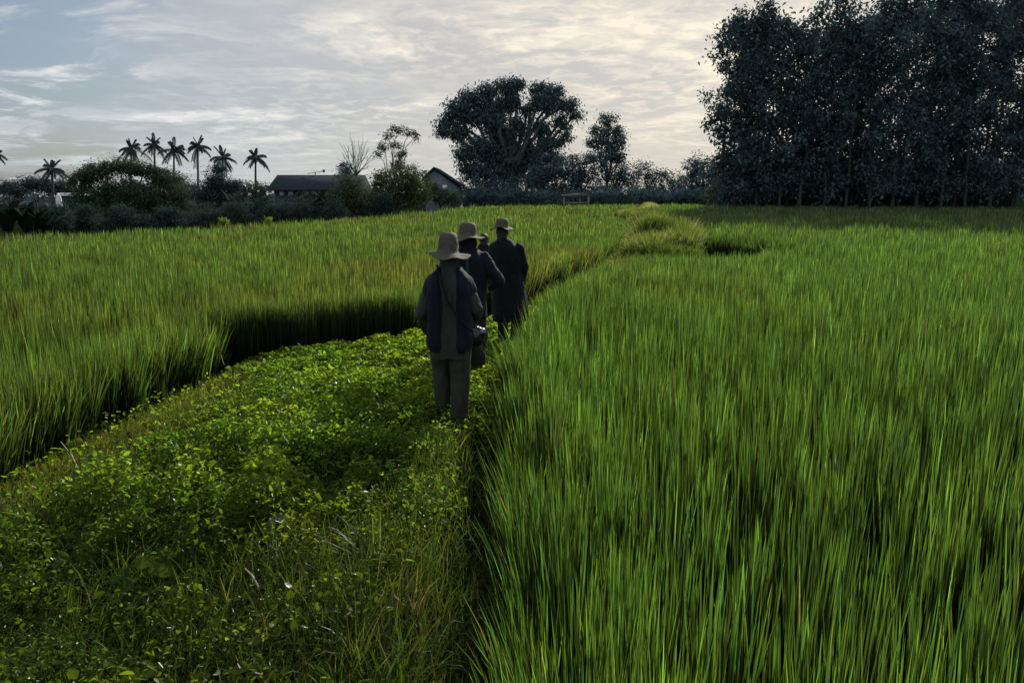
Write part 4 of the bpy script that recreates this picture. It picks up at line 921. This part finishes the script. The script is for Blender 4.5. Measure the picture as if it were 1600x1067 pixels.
fuse(T, 'coat', M_BLACK, p3, .010, folds=.026, fs=(13, 9, 1.6), seed=35)
T = Geo(); ellip(T, (-.07, .04, 1.535), (.085, .10, .11)); capsule(T, (-.07, .0, 1.47), (-.065, -.015, 1.40), .075, .07)
fuse(T, 'hair', M_HAIR, p3, .008, folds=.006, seed=36)
hat(p3, (-.07, .05, 1.59), .108, .115, .192, (-.02, .03), .014, 4.0)

p3.scale = (.92, .95, 1.0)
# --- fourth walker, only the head shows between the second and the third
d4 = 13.0; c4 = at(756, 361, d4); z4 = gz(c4.x, d4)
top = c4.z - z4; s4 = top / 1.66
p4 = thing('person', 'small farthest walker, only a dark capped head showing between the second and third hats', 'person', (c4.x, d4, z4))
p4.scale = (s4, s4, s4)
feet = [(-.09, .12, 0), (.10, -.08, .0)]; knees = [(-.10, .14, .48), (.11, .0, .48)]; el = [(-.25, .02, 1.06), (.25, .02, 1.06)]; wr = [(-.2, .16, .9), (.2, .16, .92)]
figure(p4, 1, .86, .17, (.0, .04, 1.49), feet, knees, wr, el, M_SKIN); trousers(p4, M_TROU2, .86, knees, feet, .11, .09, .075, 43); shoes(p4, feet)
T = Geo(); loft(T, [(0, 0, .72, .19, .13), (0, 0, 1.0, .185, .13), (0, -.01, 1.15, .20, .13), (0, -.015, 1.30, .19, .12), (0, -.01, 1.36, .12, .09), (0, -.01, 1.42, .085, .08)])
for q, e, w_ in zip((-1, 1), el, wr): capsule(T, (q * .165, -.01, 1.28), e, .075, .06); capsule(T, e, w_, .058, .042)
fuse(T, 'shirt', M_BLACK, p4, .010, folds=.016, seed=45)
T = Geo(); ellip(T, (0, .03, 1.525), (.085, .10, .095)); capsule(T, (0, .0, 1.47), (0, -.01, 1.42), .075, .065); capsule(T, (0, -.005, 1.42), (0, -.01, 1.36), .075, .08); fuse(T, 'cap', M_HAIR, p4, .008)

# ------------------------------------------------------------------ world, sun, camera
w = bpy.data.worlds.new('World'); sc.world = w; w.use_nodes = True; n = w.node_tree; n.nodes.clear(); L = n.links.new
out = node(n, 'ShaderNodeOutputWorld'); bg = node(n, 'ShaderNodeBackground'); bg.inputs['Strength'].default_value = .10
sky = node(n, 'ShaderNodeTexSky', sky_type='NISHITA'); sky.sun_disc = False; sky.sun_elevation = math.radians(SUN_EL); sky.sun_rotation = math.radians(SUN_AZ)
sky.dust_density = 2.0; sky.air_density = 1.0
tc = node(n, 'ShaderNodeTexCoord'); sp = node(n, 'ShaderNodeSeparateXYZ'); L(tc.outputs['Generated'], sp.inputs[0])
def math_(op, a, b=None, c=None):
    m_ = node(n, 'ShaderNodeMath', operation=op)
    for k, v in enumerate((a, b, c)):
        if v is None: continue
        if isinstance(v, (int, float)): m_.inputs[k].default_value = v
        else: L(v, m_.inputs[k])
    return m_.outputs[0]
zc = math_('MAXIMUM', sp.outputs['Z'], 0.0); zz = math_('ADD', zc, .09)
cb = node(n, 'ShaderNodeCombineXYZ'); L(math_('DIVIDE', sp.outputs['X'], zz), cb.inputs[0]); L(math_('DIVIDE', sp.outputs['Y'], zz), cb.inputs[1])
def cloud(scale, rot, sx, sy, detail, rough=.6, dist=.0, off=(0, 0, 0)):
    mp = node(n, 'ShaderNodeMapping'); mp.inputs['Rotation'].default_value = (0, 0, rot); mp.inputs['Scale'].default_value = (sx, sy, 1); mp.inputs['Location'].default_value = off
    L(cb.outputs[0], mp.inputs['Vector']); t_ = node(n, 'ShaderNodeTexNoise'); t_.inputs['Scale'].default_value = scale; t_.inputs['Detail'].default_value = detail; t_.inputs['Roughness'].default_value = rough; t_.inputs['Distortion'].default_value = dist
    L(mp.outputs[0], t_.inputs['Vector']); return t_.outputs['Fac']
def ramp(v, a, b):
    m_ = node(n, 'ShaderNodeMapRange', interpolation_type='SMOOTHSTEP'); m_.inputs[1].default_value = a; m_.inputs[2].default_value = b; L(v, m_.inputs[0]); return m_.outputs[0]
def mixc(f, a, b):
    m_ = node(n, 'ShaderNodeMix', data_type='RGBA'); 
    if isinstance(f, (int, float)): m_.inputs[0].default_value = f
    else: L(f, m_.inputs[0])
    for k, v in ((6, a), (7, b)):
        if isinstance(v, tuple): m_.inputs[k].default_value = (*v, 1)
        else: L(v, m_.inputs[k])
    return m_.outputs[2]
big = cloud(.55, .35, .8, .9, 4, .55, .5, (3.2, 1.0, 0)); streak = cloud(1.5, .45, .8, 1.0, 9, .66, .8, (0, 5, 0)); rip = cloud(7.5, .25, .85, .8, 5, .62, .5)
# open blue patch towards the upper left
bl_dir = at(20, 20, 100) - Vector((0, 0, CAMH)); bl_dir.normalize()
vd = node(n, 'ShaderNodeVectorMath', operation='DOT_PRODUCT'); vd.inputs[1].default_value = tuple(bl_dir); L(tc.outputs['Generated'], vd.inputs[0])
bluep = ramp(math_('ADD', vd.outputs['Value'], math_('MULTIPLY', math_('SUBTRACT', big, .5), .10)), .968, 1.0)
sd = Vector((math.sin(math.radians(SUN_AZ)) * math.cos(math.radians(SUN_EL)), math.cos(math.radians(SUN_AZ)) * math.cos(math.radians(SUN_EL)), math.sin(math.radians(SUN_EL))))
vs = node(n, 'ShaderNodeVectorMath', operation='DOT_PRODUCT'); vs.inputs[1].default_value = tuple(sd); L(tc.outputs['Generated'], vs.inputs[0])
sunn = ramp(vs.outputs['Value'], .55, 1.0)
veil = (4.3, 4.8, 5.5); bright = (9.4, 9.6, 9.4); warm = (10.2, 9.0, 7.2)
base = mixc(sunn, veil, (6.1, 5.9, 5.6))
tex = math_('MULTIPLY_ADD', ramp(rip, .44, .64), .50, math_('MULTIPLY', ramp(streak, .45, .64), .75))
tex = math_('MULTIPLY', tex, math_('MULTIPLY_ADD', ramp(big, .40, .58), .8, .2)); tex = math_('MINIMUM', tex, 1.0)
cl = mixc(tex, base, mixc(sunn, bright, warm))
hz = ramp(sp.outputs['Z'], .14, .0)
cl = mixc(math_('MULTIPLY', hz, .85), cl, mixc(sunn, (5.2, 5.8, 6.0), (7.0, 6.5, 5.6)))
cover = math_('SUBTRACT', 1.0, math_('MULTIPLY', bluep, math_('SUBTRACT', 1.0, ramp(streak, .46, .60))))
cover = math_('MULTIPLY', cover, .93)
fin = mixc(cover, mixc(.45, sky.outputs[0], (2.2, 3.0, 4.0)), cl)
L(fin, bg.inputs['Color']); L(bg.outputs[0], out.inputs[0])

sl = bpy.data.lights.new('sun', 'SUN'); sl.energy = 5.0; sl.angle = math.radians(.6); sl.color = (1.0, .93, .80)
so = bpy.data.objects.new('sun', sl); COL.objects.link(so); so.rotation_euler = (-sd).to_track_quat('-Z', 'Y').to_euler(); so.location = (5, 10, 20)
cd = bpy.data.cameras.new('camera'); cam = bpy.data.objects.new('camera', cd); COL.objects.link(cam); sc.camera = cam
cd.sensor_width = 36; cd.lens = 36 * F / 1600; cd.clip_start = .05; cd.clip_end = 6000
cam.location = (0, 0, CAMH); cam.rotation_euler = (math.pi / 2 - PITCH, 0, 0)
sc.view_settings.view_transform = 'Standard'; sc.view_settings.look = 'None'; sc.view_settings.exposure = 0; sc.view_settings.gamma = 1
cy = sc.cycles; cy.max_bounces = 6; cy.diffuse_bounces = 3; cy.glossy_bounces = 2; cy.transmission_bounces = 3; cy.transparent_max_bounces = 4; cy.use_denoising = True
cy.sample_clamp_indirect = 4; cy.caustics_reflective = False; cy.caustics_refractive = False
